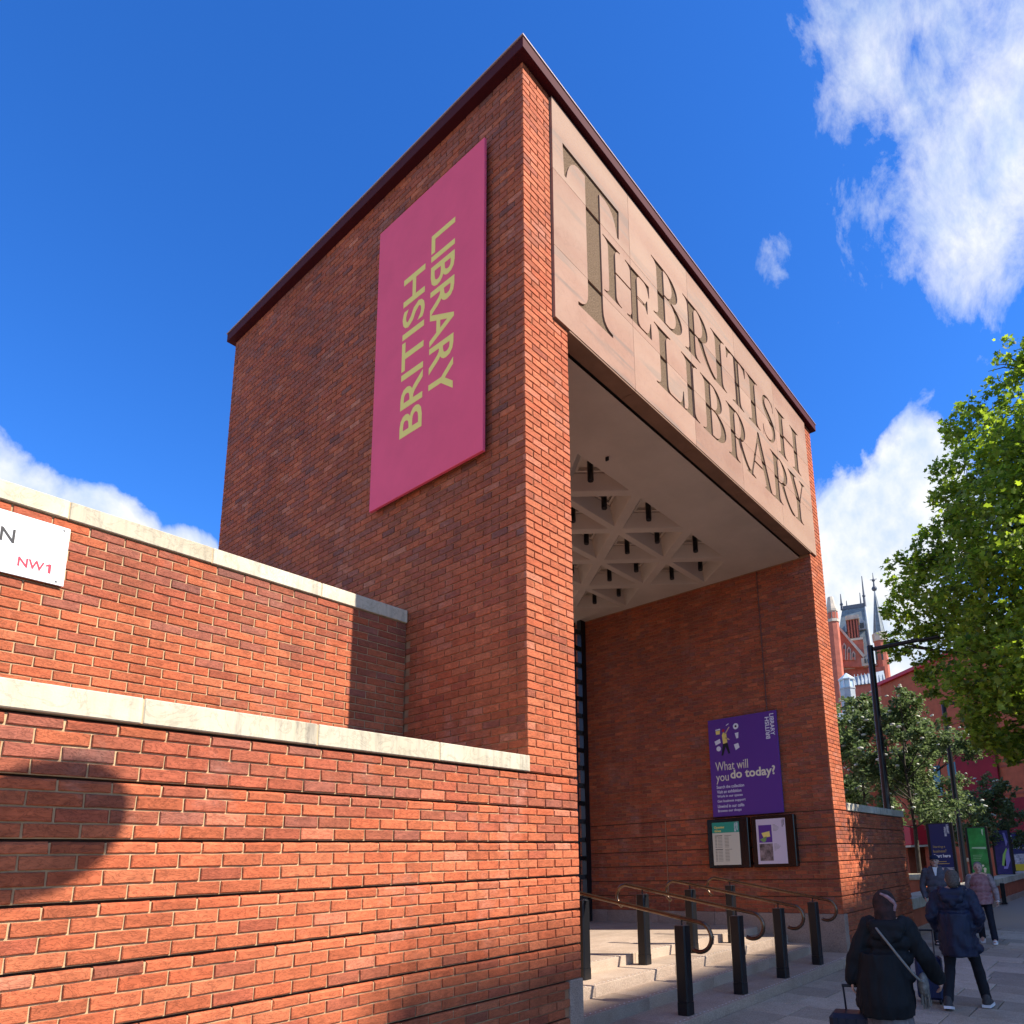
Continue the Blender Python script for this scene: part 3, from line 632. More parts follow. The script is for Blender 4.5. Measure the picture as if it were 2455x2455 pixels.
# conduit lines on the inner wall
cd = MB().tube([(XI-.012, 1.11, 4.8), (XI-.012, 1.11, 1.93)], .010, 6); cd.build('conduit', mat('brown_conduit', (.14, .06, .04), .6), gh)
MB().tube([(XI-.010, 3.52, 0), (XI-.010, 3.52, -1.80)], .009, 6).build('conduit', M['mortar_dark'], gh)
MB().box(1.55, 1.57, .9, .95, ZC-.055, ZC).box(1.55, 1.57, .93, .95, ZC-.07, ZC-.05).build('ceiling_hook', M['black'], gh)
MB().box(2.74, 2.76, 1.02, 1.07, ZC-.055, ZC).build('ceiling_hook', M['black'], gh)
# ------------------------------------------------------------------ downlights
vis_l = []
for (cx, cy) in cents:
    x, y, z = proj((cx, cy, ZC))
    if cx > 2.2: vis_l.append((cy, cx))
vis_l.sort()
ordn = ['first', 'second', 'third', 'fourth', 'fifth', 'sixth', 'seventh', 'eighth']
row_of = {}
for (cy, cx) in vis_l: row_of.setdefault(round(cy, 2), []).append(cx)
lm_ = None
for ri, cy in enumerate(sorted(row_of)):
    for ci, cx in enumerate(sorted(row_of[cy], reverse=True)):
        t = thing('downlight', 'black cylinder downlight, %s from right wall in %s coffer row from the street' % (ordn[ci], ordn[ri]), 'ceiling light', (cx, cy, ZC+.28), 0, 'downlights in the portal ceiling')
        if lm_ is None:
            lm_ = (MB().lathe([(.047, 0), (.047, -.30), (.043, -.312), (.036, -.312), (.034, -.27)], n=14).mesh('housing', M['black']), MB().lathe([(.03, -.275), (.001, -.285)], n=12).mesh('lens', mat('lamp_lens', (.10, .10, .10), .2)))
        link(bpy.data.objects.new('housing', lm_[0]), t); link(bpy.data.objects.new('lens', lm_[1]), t)
# ------------------------------------------------------------------ gate at the back of the portal
gt = thing('portal_gate', 'black steel gate standing at the far end of the portal', 'gate', (XI-.05, 5.55, -2.05))
gm = MB().box(-.14, .02, -.06, .06, 0, 6.85); gm.build('gate_post', M['black'], gt)
for i in range(5): MB().box(-.34-.10*i, -.30-.10*i, -.02, .02, .08, 6.75).build('bar', M['black'], gt)
for i in range(17): MB().box(-.80, -.145, -.03, .03, .10+.40*i, .20+.40*i).build('rail', mat('steel_grey', (.03, .03, .03), .6) if i % 3 else M['black'], gt)
MB().box(-6.9, -6.75, -.06, .06, 0, 6.85).build('gate_post', M['black'], gt)
for i in range(30): MB().box(-6.7+.2*i, -6.66+.2*i, -.02, .02, .08, 6.75).build('bar', M['black'], gt)
# ------------------------------------------------------------------ steps
st = thing('entrance_steps', 'broad pale granite steps rising between the two brick piers', 'steps', (0, 0, 0))
SZ = [-2.44, -2.31, -2.18, -2.05]; SY = [-.16, .50, 1.04, 1.62, DP+1.5]
stud = mat('stud_dot', (.66, .60, .52), .5)
for k in range(4):
    x0, x1 = (.45, 8.55) if k == 0 else (PW-.0, XI+.0)
    lens = [1.55, 1.8, 1.5, 1.75, 1.6]; x = x0; i = k
    if k == 3:
        yy = SY[3]
        while yy < SY[4]-.01:
            ye = min(yy+.9, SY[4]); x = x0; i += 1
            while x < x1-.01:
                e = min(x1, x+lens[i % 5]); e = x1 if x1-e < .4 else e
                MB().box(x+.002, e-.002, yy+.002, ye-.002, SZ[3]-.20, SZ[3], bev=.004).build('landing_slab', M['step'], st); x = e; i += 1
            yy = ye
        continue
    while x < x1-.01:
        e = min(x1, x+lens[i % 5]); e = x1 if x1-e < .4 else e
        MB().box(x+.002, e-.002, SY[k], SY[k+1]+.06, SZ[k]-(.2 if k else .28), SZ[k]-(0 if k < 3 else 0), bev=.006).build('step_stone', M['step'], st); x = e; i += 1
MB().box(PW-.05, XI+.05, SY[1]+.1, DP, -2.7, SZ[0]-.21).build('step_core', M['granite'], st)
d = MB()
for k in range(4):
    x = (.6 if k == 0 else PW+.12)
    while x < XI-.1: d.lathe([(.011, 0), (.009, .003)], (x, SY[k]+.055, SZ[k]), 6); x += .085
o = d.build('nosing_studs', stud, st); o['kind'] = 'stuff'
# ------------------------------------------------------------------ handrails
rad = .024
def rail_path():
    za, zb_ = SZ[0]+1.01, SZ[2]+1.01; ya, yb = 0, 1.42; s = (zb_-za)/(yb-ya); dv = Vector((0, yb-ya, zb_-za)).normalized(); nv = Vector((0, -dv.z, dv.y))
    A = Vector((0, ya, za))-dv*.24; B = Vector((0, yb, zb_))+dv*.26; pts = []; r_ = .155
    ca = A-nv*r_; cb = B-nv*r_
    for i in range(15):      # street end: curls forward, down and back under
        a = R(205-205*i/14+90); pts.append(ca+dv*r_*math.cos(a)+nv*r_*math.sin(a)) if False else None
    fr = []
    for i in range(17):
        a = R(90+200*i/16); fr.append(ca+(dv*math.cos(a)+nv*math.sin(a))*r_)
    bk = []
    for i in range(15):
        a = R(90-165*i/14); bk.append(cb+(dv*math.cos(a)+nv*math.sin(a))*r_)
    return fr[::-1]+[A+(B-A)*(i/8) for i in range(1, 8)]+bk
rp = rail_path()
rail_me = MB().tube(rp, rad, 12).mesh('rail', M['bronze'])
def post_mesh():
    p = MB(); w_ = .068; c_ = .014; oct_ = [(-w_+c_, -w_), (w_-c_, -w_), (w_, -w_+c_), (w_, w_-c_), (w_-c_, w_), (-w_+c_, w_), (-w_, w_-c_), (-w_, -w_+c_)]
    p.prism(oct_, 'z', .135, .93); p.prism([(x*1.045, y*1.045) for x, y in oct_], 'z', 0, .132); return p.mesh('post', M['black'])
post_me = post_mesh(); cap_me = MB().prism([(-.05, -.05), (.05, -.05), (.05, .05), (-.05, .05)], 'z', .93, .934).mesh('post_cap', mat('post_cap_steel', (.25, .25, .26), .3, metal=.8))
br_me = MB().tube([(0, 0, .93), (0, 0, 1.0)], .010, 8).mesh('bracket', M['black'])
for i, (x, lb) in enumerate(((2.43, 'bronze handrail on black posts nearest the street wall, its back end behind the pier'), (3.75, 'second bronze handrail from the near brick pier, on black posts'),
                             (5.05, 'third bronze handrail from the near brick pier, on black posts'), (6.38, 'bronze handrail on black posts nearest the right inner wall'))):
    t = thing('handrail', lb, 'handrail', (x, 0, 0), 0, 'handrails on the entrance steps')
    link(bpy.data.objects.new('rail', rail_me), t)
    for (y, z) in ((0, SZ[0]), (1.42, SZ[2])):
        q = link(bpy.data.objects.new('post', post_me), t); q.location = (0, y, z); k = link(bpy.data.objects.new('post_cap', cap_me), q)
        q = link(bpy.data.objects.new('bracket', br_me), t); q.location = (0, y, z)
# ------------------------------------------------------------------ lettering helper (flat print as thin raised sheets)
def text_mesh(body, w=None, h=None, bold=0, depth=.0015):
    cu = bpy.data.curves.new('t', 'FONT'); cu.body = body; cu.size = 1; cu.extrude = .02; cu.offset = bold; cu.resolution_u = 3
    o = bpy.data.objects.new('t', cu); COL.objects.link(o); dg = bpy.context.evaluated_depsgraph_get(); me = bpy.data.meshes.new_from_object(o.evaluated_get(dg)); bpy.data.objects.remove(o); bpy.data.curves.remove(cu)
    v = np.empty(len(me.vertices)*3); me.vertices.foreach_get('co', v); v = v.reshape(-1, 3); lo = v.min(0); hi = v.max(0)
    v -= lo; sx = w/(hi[0]-lo[0]) if w else h/(hi[1]-lo[1]); sy = h/(hi[1]-lo[1]) if h else sx
    v[:, 0] *= sx; v[:, 1] *= sy; v[:, 2] *= depth/(hi[2]-lo[2]); me.vertices.foreach_set('co', v.ravel()); me.update(); return me
def put_text(name, body, mt, parent, origin, right, up, w=None, h=None, bold=0):
    me = text_mesh(body, w, h, bold); me.materials.clear(); me.materials.append(mt); me.polygons.foreach_set('material_index', [0]*len(me.polygons))
    o = bpy.data.objects.new(name, me); link(o, parent); r_ = Vector(right); u_ = Vector(up); n_ = r_.cross(u_)
    mm = Matrix((r_, u_, n_)).transposed().to_4x4(); mm.translation = Vector(origin); o.matrix_local = mm; return o
# ------------------------------------------------------------------ pink banner
pb = thing('banner_board', 'large flat pink banner board with yellow lettering on the shaded brick side', 'banner', (0, 1.46, 3.27))
MB().box(-.085, -.05, .505-1.46, 2.42-1.46, 0, 3.835, bev=.004).build('board', M['pink'], pb)
MB().box(-.052, -.007, .56-1.46, 2.36-1.46, .06, 3.77).build('board_frame', M['darkgap'], pb)
put_text('lettering', 'BRITISH', M['yellow'], pb, (-.0852, 1.483-1.46, 3.976-3.27), (0, 0, 1), (0, 1, 0), 2.105, .405, .012)
put_text('lettering', 'LIBRARY', M['yellow'], pb, (-.0852, 1.383-1.46, 6.375-3.27), (0, 0, -1), (0, -1, 0), 2.175, .41, .012)
# ------------------------------------------------------------------ street name plate
sn = thing('street_sign', 'white street name plate with red NW1 on the set-back brick wall', 'sign', (-2.94, YU, 1.26))
MB().box(-1.15, 0, -.028, -.018, 0, .445, bev=.003).build('plate', M['white'], sn)
for x in (-.06, -1.08): MB().box(x-.02, x+.02, -.018, .004, .1, .34).build('fixing', M['black'], sn)
for z in (.025, .42): MB().lathe([(.008, 0), (.006, .003)], (0, 0, 0), 8).build('screw', mat('screw', (.15, .15, .15), .4, metal=.7), sn).matrix_local = Matrix.Translation((-.035 if z > .1 else -.045, -.0285, z)) @ Matrix.Rotation(R(90), 4, 'X')
put_text('lettering', 'N', M['ink'], sn, (-.375, -.0285, .222), (1, 0, 0), (0, 0, 1), .078, .100, .015)
put_text('lettering', 'NW', M['redink'], sn, (-.265, -.0285, .072), (1, 0, 0), (0, 0, 1), .145, .068, .02)
MB().prism([(-.098, .072), (-.082, .072), (-.082, .140), (-.094, .140), (-.112, .128), (-.112, .116), (-.098, .122)], 'y', -.030, -.0285).build('lettering', M['redink'], sn)
# ------------------------------------------------------------------ purple poster board
pp = thing('poster_board', 'purple poster board asking what will you do today, on the inner brick wall', 'poster', (XI-.05, 2.37, 0))
MB().box(-.012, .02, -1.46, 0, 0, 1.93, bev=.003).build('board', M['purple'], pp); MB().box(.0195, .047, -1.36, -.1, .1, 1.83).build('board_batten', M['darkgap'], pp)
FX = -.0125
def pt(body, u, v, mt, w=None, h=None, bold=0): put_text('lettering', body, mt, pp, (FX, -u, v), (0, -1, 0), (0, 0, 1), w, h, bold)
pt('What will', .115, .895, M['cream'], .70, .175)
pt('you', .115, .635, M['cream'], .275, .165); pt('do today?', .43, .665, M['cream'], .93, .225, .025)
for i, t_ in enumerate(('Search the collection', 'Visit an exhibition', 'Work in our spaces', 'Get business support', 'Unwind in our cafés', 'Browse our shops')):
    pt(t_, .115, .545-.094*i, M['whiteprint'], [.59, .525, .545, .60, .565, .50][i], .062, .012)
put_text('lettering', 'BRITISH', M['whiteprint'], pp, (FX, -1.31, 1.40), (0, 0, 1), (0, 1, 0), .42, .085, .02)
put_text('lettering', 'LIBRARY', M['whiteprint'], pp, (FX, -1.325, 1.875), (0, 0, -1), (0, -1, 0), .42, .085, .02)
def flat(parent, polys, mt, name='printed_shape', x=FX):
    b = MB()
    for po in polys: b.prism([(-u, v) for u, v in po], 'x', x-.0012, x)
    return b.build(name, mt, parent)
circ = lambda u, v, r_: [(u+r_*math.cos(2*math.pi*i/14), v+r_*math.sin(2*math.pi*i/14)) for i in range(14)]
flat(pp, [[(.315, 1.42), (.41, 1.44), (.395, 1.62), (.33, 1.65), (.30, 1.6)]], M['yellow'])
flat(pp, [[(.345, 1.60), (.39, 1.62), (.475, 1.735), (.46, 1.75)], [(.38, 1.55), (.46, 1.50), (.455, 1.48), (.37, 1.52)]], mat('skin_print', (.62, .42, .26), .6))
flat(pp, [[(.31, 1.42), (.41, 1.435), (.455, 1.22), (.42, 1.21), (.365, 1.36), (.30, 1.19), (.265, 1.195)]], M['ink'])
flat(pp, [circ(.335, 1.685, .03)], M['redink'])
flat(pp, [circ(.21, 1.335, .05), circ(.61, 1.735, .06), [(.13, 1.49), (.25, 1.53), (.265, 1.45), (.15, 1.41)], [(.16, 1.70), (.27, 1.71), (.265, 1.735), (.165, 1.725)], [(.58, 1.60), (.66, 1.61), (.65, 1.50), (.61, 1.49)], [(.545, 1.38), (.64, 1.40), (.665, 1.31), (.58, 1.265)], [(.40, 1.77), (.46, 1.80), (.455, 1.815), (.40, 1.785)]], M['whiteprint'])
flat(pp, [circ(.61, 1.735, .022)], M['ink'], x=FX-.0013); flat(pp, [[(.17, 1.62), (.255, 1.625), (.265, 1.70), (.165, 1.695)]], M['yellow'])
# ------------------------------------------------------------------ notice cases
def notice(y0, y1, lb):
    t = thing('notice_case', lb, 'notice case', (XI-.008, (y0+y1)/2, -.98)); hw = (y1-y0)/2
    MB().box(-.14, 0, -hw, hw, 0, .935, bev=.012).build('case', M['caseglass'], t); return t, hw
t, hw = notice(1.61, 2.48, 'black wall case holding the cream opening hours notice with a green head')
X_ = -.1415
def rect(par, u0, u1, v0, v1, mt, hw, nm='printed_shape', dx=0): MB().box(X_-.0012-dx, X_-dx, hw-u1, hw-u0, v0, v1).build(nm, mt, par)
rect(t, .115, .69, .058, .865, M['paper'], hw, 'sheet'); rect(t, .1155, .6895, .665, .8645, M['green'], hw, dx=.0014)
def nt_(par, body, u, v, mt, w, h, hw, bold=0): put_text('lettering', body, mt, par, (X_-.003, hw-u, v), (0, -1, 0), (0, 0, 1), w, h, bold)
nt_(t, 'Opening', .16, .735, M['yellow'], .22, .06, hw, .02); nt_(t, 'times', .165, .682, M['yellow'], .14, .045, hw, .02)
for q, (bd, rt_, dn, y_) in enumerate(((' BRITISH', (0, 0, 1), (0, 1, 0), .68), ('LIBRARY', (0, 0, -1), (0, -1, 0), .855))):
    put_text('lettering', bd.strip(), M['whiteprint'], t, (X_-.003, hw-(.625 if q == 0 else .633), y_), rt_, dn, .16, .034, .02)
grey = mat('grey_print', (.22, .20, .15), .6)
for blk in (.36, .10):
    for i in range(9):
        v = blk+.245-.027*i; rect(t, .165, .165+(.16 if i == 0 else .04), v, v+.012, grey if i else M['ink'], hw, dx=.0016)
        rect(t, .225, .225+.095, v, v+.008, grey, hw, dx=.0016) if i else None
        rect(t, .37, .37+(.15 if i == 0 else .09), v, v+.009, grey, hw, dx=.0016)
t, hw = notice(.70, 1.54, 'black wall case holding a lilac poster sheet with two pictures, nearest the street')
rect(t, .10, .675, .058, .875, M['lilac'], hw, 'sheet'); rect(t, .145, .405, .445, .765, M['purple'], hw, dx=.0014); rect(t, .145, .405, .115, .425, mat('photo_dark', (.05, .035, .03), .6, var=.6, scale=9, col2=(.42, .30, .27)), hw, dx=.0014)
flat(t, [[(hw*0+.20-hw, .62), (.36-hw, .65), (.37-hw, .55), (.24-hw, .53)]], M['yellow'], x=X_-.0027); flat(t, [[(.16-hw, .50), (.30-hw, .56), (.28-hw, .47), (.23-hw, .45)]], mat('leaf_print', (.20, .34, .10), .6), x=X_-.0027)
for i in range(6): rect(t, .43, .43+[.05, .08, .11, .12, .10, .07][i], .76-.022*i, .766-.022*i, grey, hw, dx=.0014); rect(t, .43, .43+[.06, .10, .13, .11, .09, .04][i], .41-.022*i, .416-.022*i, grey, hw, dx=.0014)
for q, (bd, rt_, dn, y_) in enumerate((('BRITISH', (0, 0, 1), (0, 1, 0), .72), ('LIBRARY', (0, 0, -1), (0, -1, 0), .86))): put_text('lettering', bd, M['ink'], t, (X_-.003, hw-(.63 if q == 0 else .634), y_), rt_, dn, .12, .022, .0)
# ------------------------------------------------------------------ right-hand low wall, bench wall
rw = thing('low_wall', 'short low red brick wall with pale coping right of the portal, dappled by leaf shadow', 'wall', (0, 0, 0))
XR = 12.38
c = MB(); bands(c, WD-.004, XR, 0, .40, LV, '-y'); c.build('mortar', [M['mortar_dark'], M['groove']], rw)
lay(rw, slots((WD, 0), 0, XR-WD, -2.7, 0, 0, True, None, lambda u, z: dict(orange=5, red=4, dull=2, purple=.4), 41))
x = WD+.02
for e in (9.42, 10.42, 11.40, XR+.02): MB().box(x+.0025, e-.0025, -.022, .42, 0, .14, bev=.006).build('coping_stone', M['coping'], rw); x = e
bw = thing('bench_wall', 'long low brick bench wall with a stone seat beyond the short brick wall', 'bench', (0, 0, 0))
x = XR+.02; k = 0
while x < 44:
    e = x+1.5; zt = -1.82-.0035*(x-12); zg = gz(x, 0)
    MB().box(x+.003, e-.003, -.03, .62, zt-.24, zt, bev=.012).build('seat_stone', M['coping'], bw)
    MB().box(x, e, .03, .55, zg-.05, zt-.241).build('brick_base', M['farbrick'], bw)
    MB().box(x+.003, e-.003, -.02, .6, zg-.08, zg+.16, bev=.008).build('plinth_stone', M['granite'], bw); x = e; k += 1
def leaner(x, lb):
    t = thing('bollard', lb, 'bollard', (x, -.16, gz(x, 0)))
    MB().box(-.06, .06, -.07, .07, 0, .74, bev=.012).build('shaft', M['black'], t); MB().box(-.09, .09, -.10, .10, -.01, .05, bev=.008).build('foot', M['black'], t)
leaner(24.6, 'squat black bollard against the stone bench wall')
# ------------------------------------------------------------------ display boards on the bench wall
def board(x, name, lb, base, extra):
    zt = -1.82-.0035*(x-12); t = thing('display_board', lb, 'display board', (x, .42, zt), 0, 'display boards along the bench wall')
    H = .01-zt; MB().box(-.06, .06, -.37, .37, 0, H+.03, bev=.01).build('frame', M['black'], t); MB().box(-.066, -.06, -.285, .285, .02, H).build('sheet', base, t); extra(t, H)
def bt(t, body, u, v, mt, w, h, bold=.01): put_text('lettering', body, mt, t, (-.0665, .285-u, v), (0, -1, 0), (0, 0, 1), w, h, bold)
def bflat(t, polys, mt):
    b = MB()
    for po in polys: b.prism([(.285-u, v) for u, v in po], 'x', -.0675, -.0662)
    b.build('printed_shape', mt, t)
navy = mat('navy_sheet', (.012, .018, .10), .35, spec=.5); grn = mat('green_sheet', (.03, .27, .06), .3, var=.4, scale=2.5, spec=.5); vio = mat('violet_sheet', (.035, .022, .13), .35, var=.4, scale=3, spec=.5)
gold = mat('gold_print', (.45, .30, .09), .6); photo = mat('photo_print', (.08, .08, .12), .5, var=.8, scale=7, col2=(.55, .52, .55)); lime = mat('lime_print', (.35, .55, .12), .5); lav = mat('lavender_print', (.30, .24, .55), .5); yl = mat('yellow_sheet', (.55, .40, .03), .5)
def ex1(t, H):
    bt(t, 'Starting a', .05, H-.72, gold, .34, .085); bt(t, 'business?', .05, H-.84, gold, .36, .085); bt(t, 'Start here', .05, H-.99, M['whiteprint'], .46, .10, .03)
    for i in range(2): bflat(t, [[(.06, H-1.12-.06*i), (.38+.08*i, H-1.12-.06*i), (.38+.08*i, H-1.10-.06*i), (.06, H-1.10-.06*i)]], gold)
    put_text('lettering', 'BRITISH', M['whiteprint'], t, (-.0665, .285-.475, H-.37), (0, 0, 1), (0, 1, 0), .27, .06, .02); put_text('lettering', 'LIBRARY', M['whiteprint'], t, (-.0665, .285-.485, H-.03), (0, 0, -1), (0, -1, 0), .27, .06, .02)
    MB().box(-.0672, -.066, -.28, .02, .02, H-1.28).build('printed_shape', photo, t)
def ex2(t, H):
    bflat(t, [[(.06, H-.74), (.54, H-.78), (.54, H-.70), (.10, H-.70)]], mat('pale_green_print', (.45, .62, .42), .5))
    for i in range(4): bflat(t, [[(.08, H-1.0-.06*i), (.40-.03*i, H-1.0-.06*i), (.40-.03*i, H-.985-.06*i), (.08, H-.985-.06*i)]], mat('pale_green_print', (.30, .52, .28), .5))
    bflat(t, [circ(.37, .50, .04), circ(.42, .38, .05), [(.38, .25), (.44, .25), (.46, .34), (.38, .34)]], M['cream'])
    bflat(t, [[(.46, H-.05), (.52, H-.05), (.50, H-.3), (.46, H-.22)]], mat('pale_green_print', (.45, .62, .42), .5))
def ex3(t, H):
    bflat(t, [[(.25, .25), (.42, .95), (.53, 1.15), (.54, .60), (.40, .25)]], lav); bflat(t, [[(.20, .40), (.28, .85), (.45, 1.15), (.47, 1.05), (.38, .80), (.36, .35)]], lime); bflat(t, [[(.38, H-.1), (.46, H-.1), (.53, H-.5), (.45, H-.7)]], lav)
def ex4(t, H):
    bt(t, 'Start here', .05, H-.80, M['whiteprint'], .42, .09, .03); MB().box(-.0672, -.066, -.28, .28, .35, .85).build('printed_shape', photo, t); MB().box(-.0672, -.066, -.28, .28, .02, .349).build('printed_shape', yl, t)
board(18.2, 'b', 'navy display board reading Start here, closest to the brick wall end', navy, ex1)
board(24.4, 'b', 'bright green display board standing on the bench wall', grn, ex2)
board(30.3, 'b', 'violet display board with a lime figure, right of the green board', vio, ex3)
board(36.2, 'b', 'navy and yellow display board at the right edge, farthest along the bench', navy, ex4)
# planters
def planter(x, y, r_, zt, lb):
    t = thing('planter', lb, 'planter', (x, y, gz(x, y))); h_ = zt-gz(x, y)
    MB().lathe([(r_*.92, 0), (r_*.95, h_-.16)], n=24).build('drum', M['farbrick'], t); MB().lathe([(r_, h_-.16), (r_, h_), (r_-.13, h_), (r_-.14, h_-.06)], n=24).build('rim', M['coping'], t); MB().lathe([(r_-.14, h_-.05), (.01, h_-.02)], n=16).build('soil', mat('soil', (.05, .04, .03), .95), t)
planter(18.5, 1.55, .62, -1.46, 'stone-rimmed round planter under the tree behind the wall end')
planter(27.2, 1.05, .30, -1.1, 'pale narrow planter showing between the green and violet boards')
# ------------------------------------------------------------------ lamp columns
def lamp(x, y, ztop, al, lb):
    z0 = gz(x, y); t = thing('street_lamp', lb, 'street lamp', (x, y, z0), 0, 'black lamp columns in the forecourt'); h = ztop-z0
    MB().tube([(0, 0, 0), (0, 0, h*.45), (0, 0, h)], [.105, .092, .082], 14).build('column', M['black'], t); MB().tube([(0, 0, 0), (0, 0, .9)], [.125, .125], 14).build('column_base', M['black'], t)
    MB().box(-.05, .05, -al, -.07, h-.16, h-.06, bev=.02).build('arm', M['black'], t); MB().box(-.09, .09, -al-.5, -al+.02, h-.175, h-.105, bev=.02).build('lantern', M['black'], t)
lamp(14.4, .85, 4.79, 1.25, 'tall black lamp column with a long arm just behind the low wall'); lamp(23.7, .85, 4.79, 1.25, 'farther black lamp column between the navy and green boards')
# ------------------------------------------------------------------ trees
def tree(name, lb, cat_loc, trunk_h, r0, clusters, nleaf, leaf, mt, seed, limbs=True, flowers=None, squash=1, shape='plane', group=None):
    r = random.Random(seed); x, y = cat_loc; z0 = gz(x, y); t = thing(name, lb, 'tree', (x, y, z0), 0, group)
    b = MB(); top = Vector((0, 0, trunk_h)); b.tube([(0, 0, -.1), (0, 0, .3), (.05, .03, trunk_h*.6), top], [r0*1.4, r0, r0*.85, r0*.7], 12); b.build('trunk', M['bark'], t)
    lb_ = MB(); tops = Vector((0, 0, max(c_[0][2] for c_ in clusters)))
    lb_.tube([top*.98, top.lerp(tops, .5)+Vector((r.uniform(-.3, .3), r.uniform(-.3, .3), 0)), tops*.9], [r0*.68, r0*.4, r0*.08], 8)
    for (c_, rad_) in clusters:
        C = Vector(c_); s0 = top.lerp(tops, max(0, min(.75, (C.z-trunk_h)/(max(.1, tops.z-trunk_h))-.25))); mid = s0.lerp(C, .55)+Vector((0, 0, -.1*rad_))
        lb_.tube([s0, mid, C], [r0*.30, r0*.19, r0*.06], 6)
        for q in range(5):
            D = Vector((r.gauss(0, 1), r.gauss(0, 1), r.gauss(0, .8))).normalized()*rad_*.8; lb_.tube([mid.lerp(C, .6), C+D*.5, C+D], [r0*.09, r0*.055, r0*.02], 4, caps=False)
    lb_.build('limbs', M['bark'], t)
    # leaves: lobed, folded blades set through every cluster
    tot = sum(c_[1]**2.2 for c_ in clusters); rng = np.random.default_rng(seed)
    if shape == 'plane': outl = [(0, 0, 0), (.42, .12, .06), (.30, .42, .03), (.55, .62, .10), (.22, .66, .03), (0, 1.05, 0), (-.22, .66, .03), (-.55, .62, .10), (-.30, .42, .03), (-.42, .12, .06)]; tri = [(0, 1, 2, 5), (2, 3, 4, 5), (0, 5, 8, 9), (5, 6, 7, 8)]
    else: outl = [(0, 0, 0), (.30, .35, .08), (.24, .72, .05), (0, 1, 0), (-.24, .72, .05), (-.30, .35, .08)]; tri = [(0, 1, 2, 3), (0, 3, 4, 5)]
    O = np.array(outl); VV = []; TT = []
    for (c_, rad_) in clusters:
        n = int(nleaf*rad_**2.2/tot); d_ = rng.normal(size=(n, 3)); d_ /= np.linalg.norm(d_, axis=1)[:, None]
        # leaves gather in sprays
        ns = max(6, n//26); sp_ = rng.normal(size=(ns, 3)); sp_ /= np.linalg.norm(sp_, axis=1)[:, None]; sp_ *= (rng.random(ns)**.45)[:, None]*rad_*np.array([1, 1, squash*.85])
        P = sp_[rng.integers(0, ns, n)]+rng.normal(size=(n, 3))*rad_*.095+np.array([0, 0, -.05])*rad_; P += np.array(c_)
        nz = rng.normal(size=(n, 3))*.55+np.array([0, 0, .75]); nz /= np.linalg.norm(nz, axis=1)[:, None]
        a = rng.normal(size=(n, 3)); a -= nz*(a*nz).sum(1)[:, None]; a /= np.linalg.norm(a, axis=1)[:, None]; bb = np.cross(nz, a); s_ = leaf*rng.uniform(.5, 1.4, n)
        V = P[:, None, :]+(a[:, None, :]*O[None, :, 0:1]+bb[:, None, :]*O[None, :, 1:2]+nz[:, None, :]*O[None, :, 2:3])*s_[:, None, None]
        VV.append(V.reshape(-1, 3)); TT.append(np.repeat(np.clip(rng.normal(.45, .25, n), 0, 1), len(O)))
    V = np.vstack(VV); nl = len(V)//len(O); F = (np.array(tri)[None]+(np.arange(nl)*len(O))[:, None, None]).reshape(-1, 4)
    me = bpy.data.meshes.new('crown'); me.from_pydata(V.tolist(), [], F.tolist()); me.materials.append(mt); at = me.attributes.new('tint', 'FLOAT', 'POINT'); at.data.foreach_set('value', np.concatenate(TT).astype(np.float32)); me.update()
    link(bpy.data.objects.new('crown', me), t)
    if flowers:
        fb = MB()
        for i in range(flowers):
            c_, rad_ = r.choice(clusters); D = Vector((r.gauss(0, 1), r.gauss(0, 1), abs(r.gauss(0, .8)))).normalized()*rad_*r.uniform(.75, 1.0); P = Vector(c_)+D; q = r.uniform(.05, .11)
            fb.ball(P, q, 6, 0, (1, 1, .5))
        fb.build('blossom', mat('cream_blossom', (.55, .55, .46), .7), t)
    return t
planeleaf = leaf_material('plane_leaf', (.06, .105, .018), (.34, .43, .06), .52); whiteleaf = leaf_material('whitebeam_leaf', (.050, .085, .030), (.20, .25, .105), .35)
def rayat(px, py, dist):
    d_ = fwv+rtv*((px-PX)/FPX)+upv*((PY-py)/FPX); h_ = math.hypot(d_.x, d_.y); return Vector((CX, CY, CZ))+d_*(dist/h_)
TX, TY = 15.2, -5.2; tz0 = gz(TX, TY); cl_ = []
for (px, py, dist, r_) in ((2445, 870, 20, .95), (2340, 1010, 20, .9), (2440, 1060, 19, 1.3), (2320, 1150, 19.5, 1.1), (2430, 1230, 18, 1.5), (2290, 1260, 20, .95), (2205, 1345, 20, .95), (2300, 1380, 19, 1.3), (2420, 1420, 17.5, 1.6), (2185, 1450, 21, .85), (2275, 1510, 21, 1.2),
                           (2150, 1545, 21.5, .62), (2390, 1590, 17, 1.35), (2240, 1610, 21, .75), (2330, 1680, 18, .80), (2420, 1730, 16.5, 1.0), (2440, 1790, 17, .55), (2570, 1080, 18, 2.0), (2600, 1300, 17, 2.2), (2580, 1600, 16, 1.9)):
    P = rayat(px, py, dist); cl_.append(((P.x-TX, P.y-TY, P.z-tz0), r_))
for (a, b_, c_, r_) in ((1, -3.2, 10, 2.2), (2.5, 0, 12, 2.4), (-.5, -1, 13.5, 2.0), (3, -2, 8, 2.2), (-2.6, -3.4, 6.2, .8), (0, -4, 6.5, 1.6)): cl_.append(((a, b_, c_), r_))
tree('plane_tree', 'large green plane tree whose crown fills the right edge', (TX, TY), 5.2, .30, cl_, 76000, .122, planeleaf, 3)
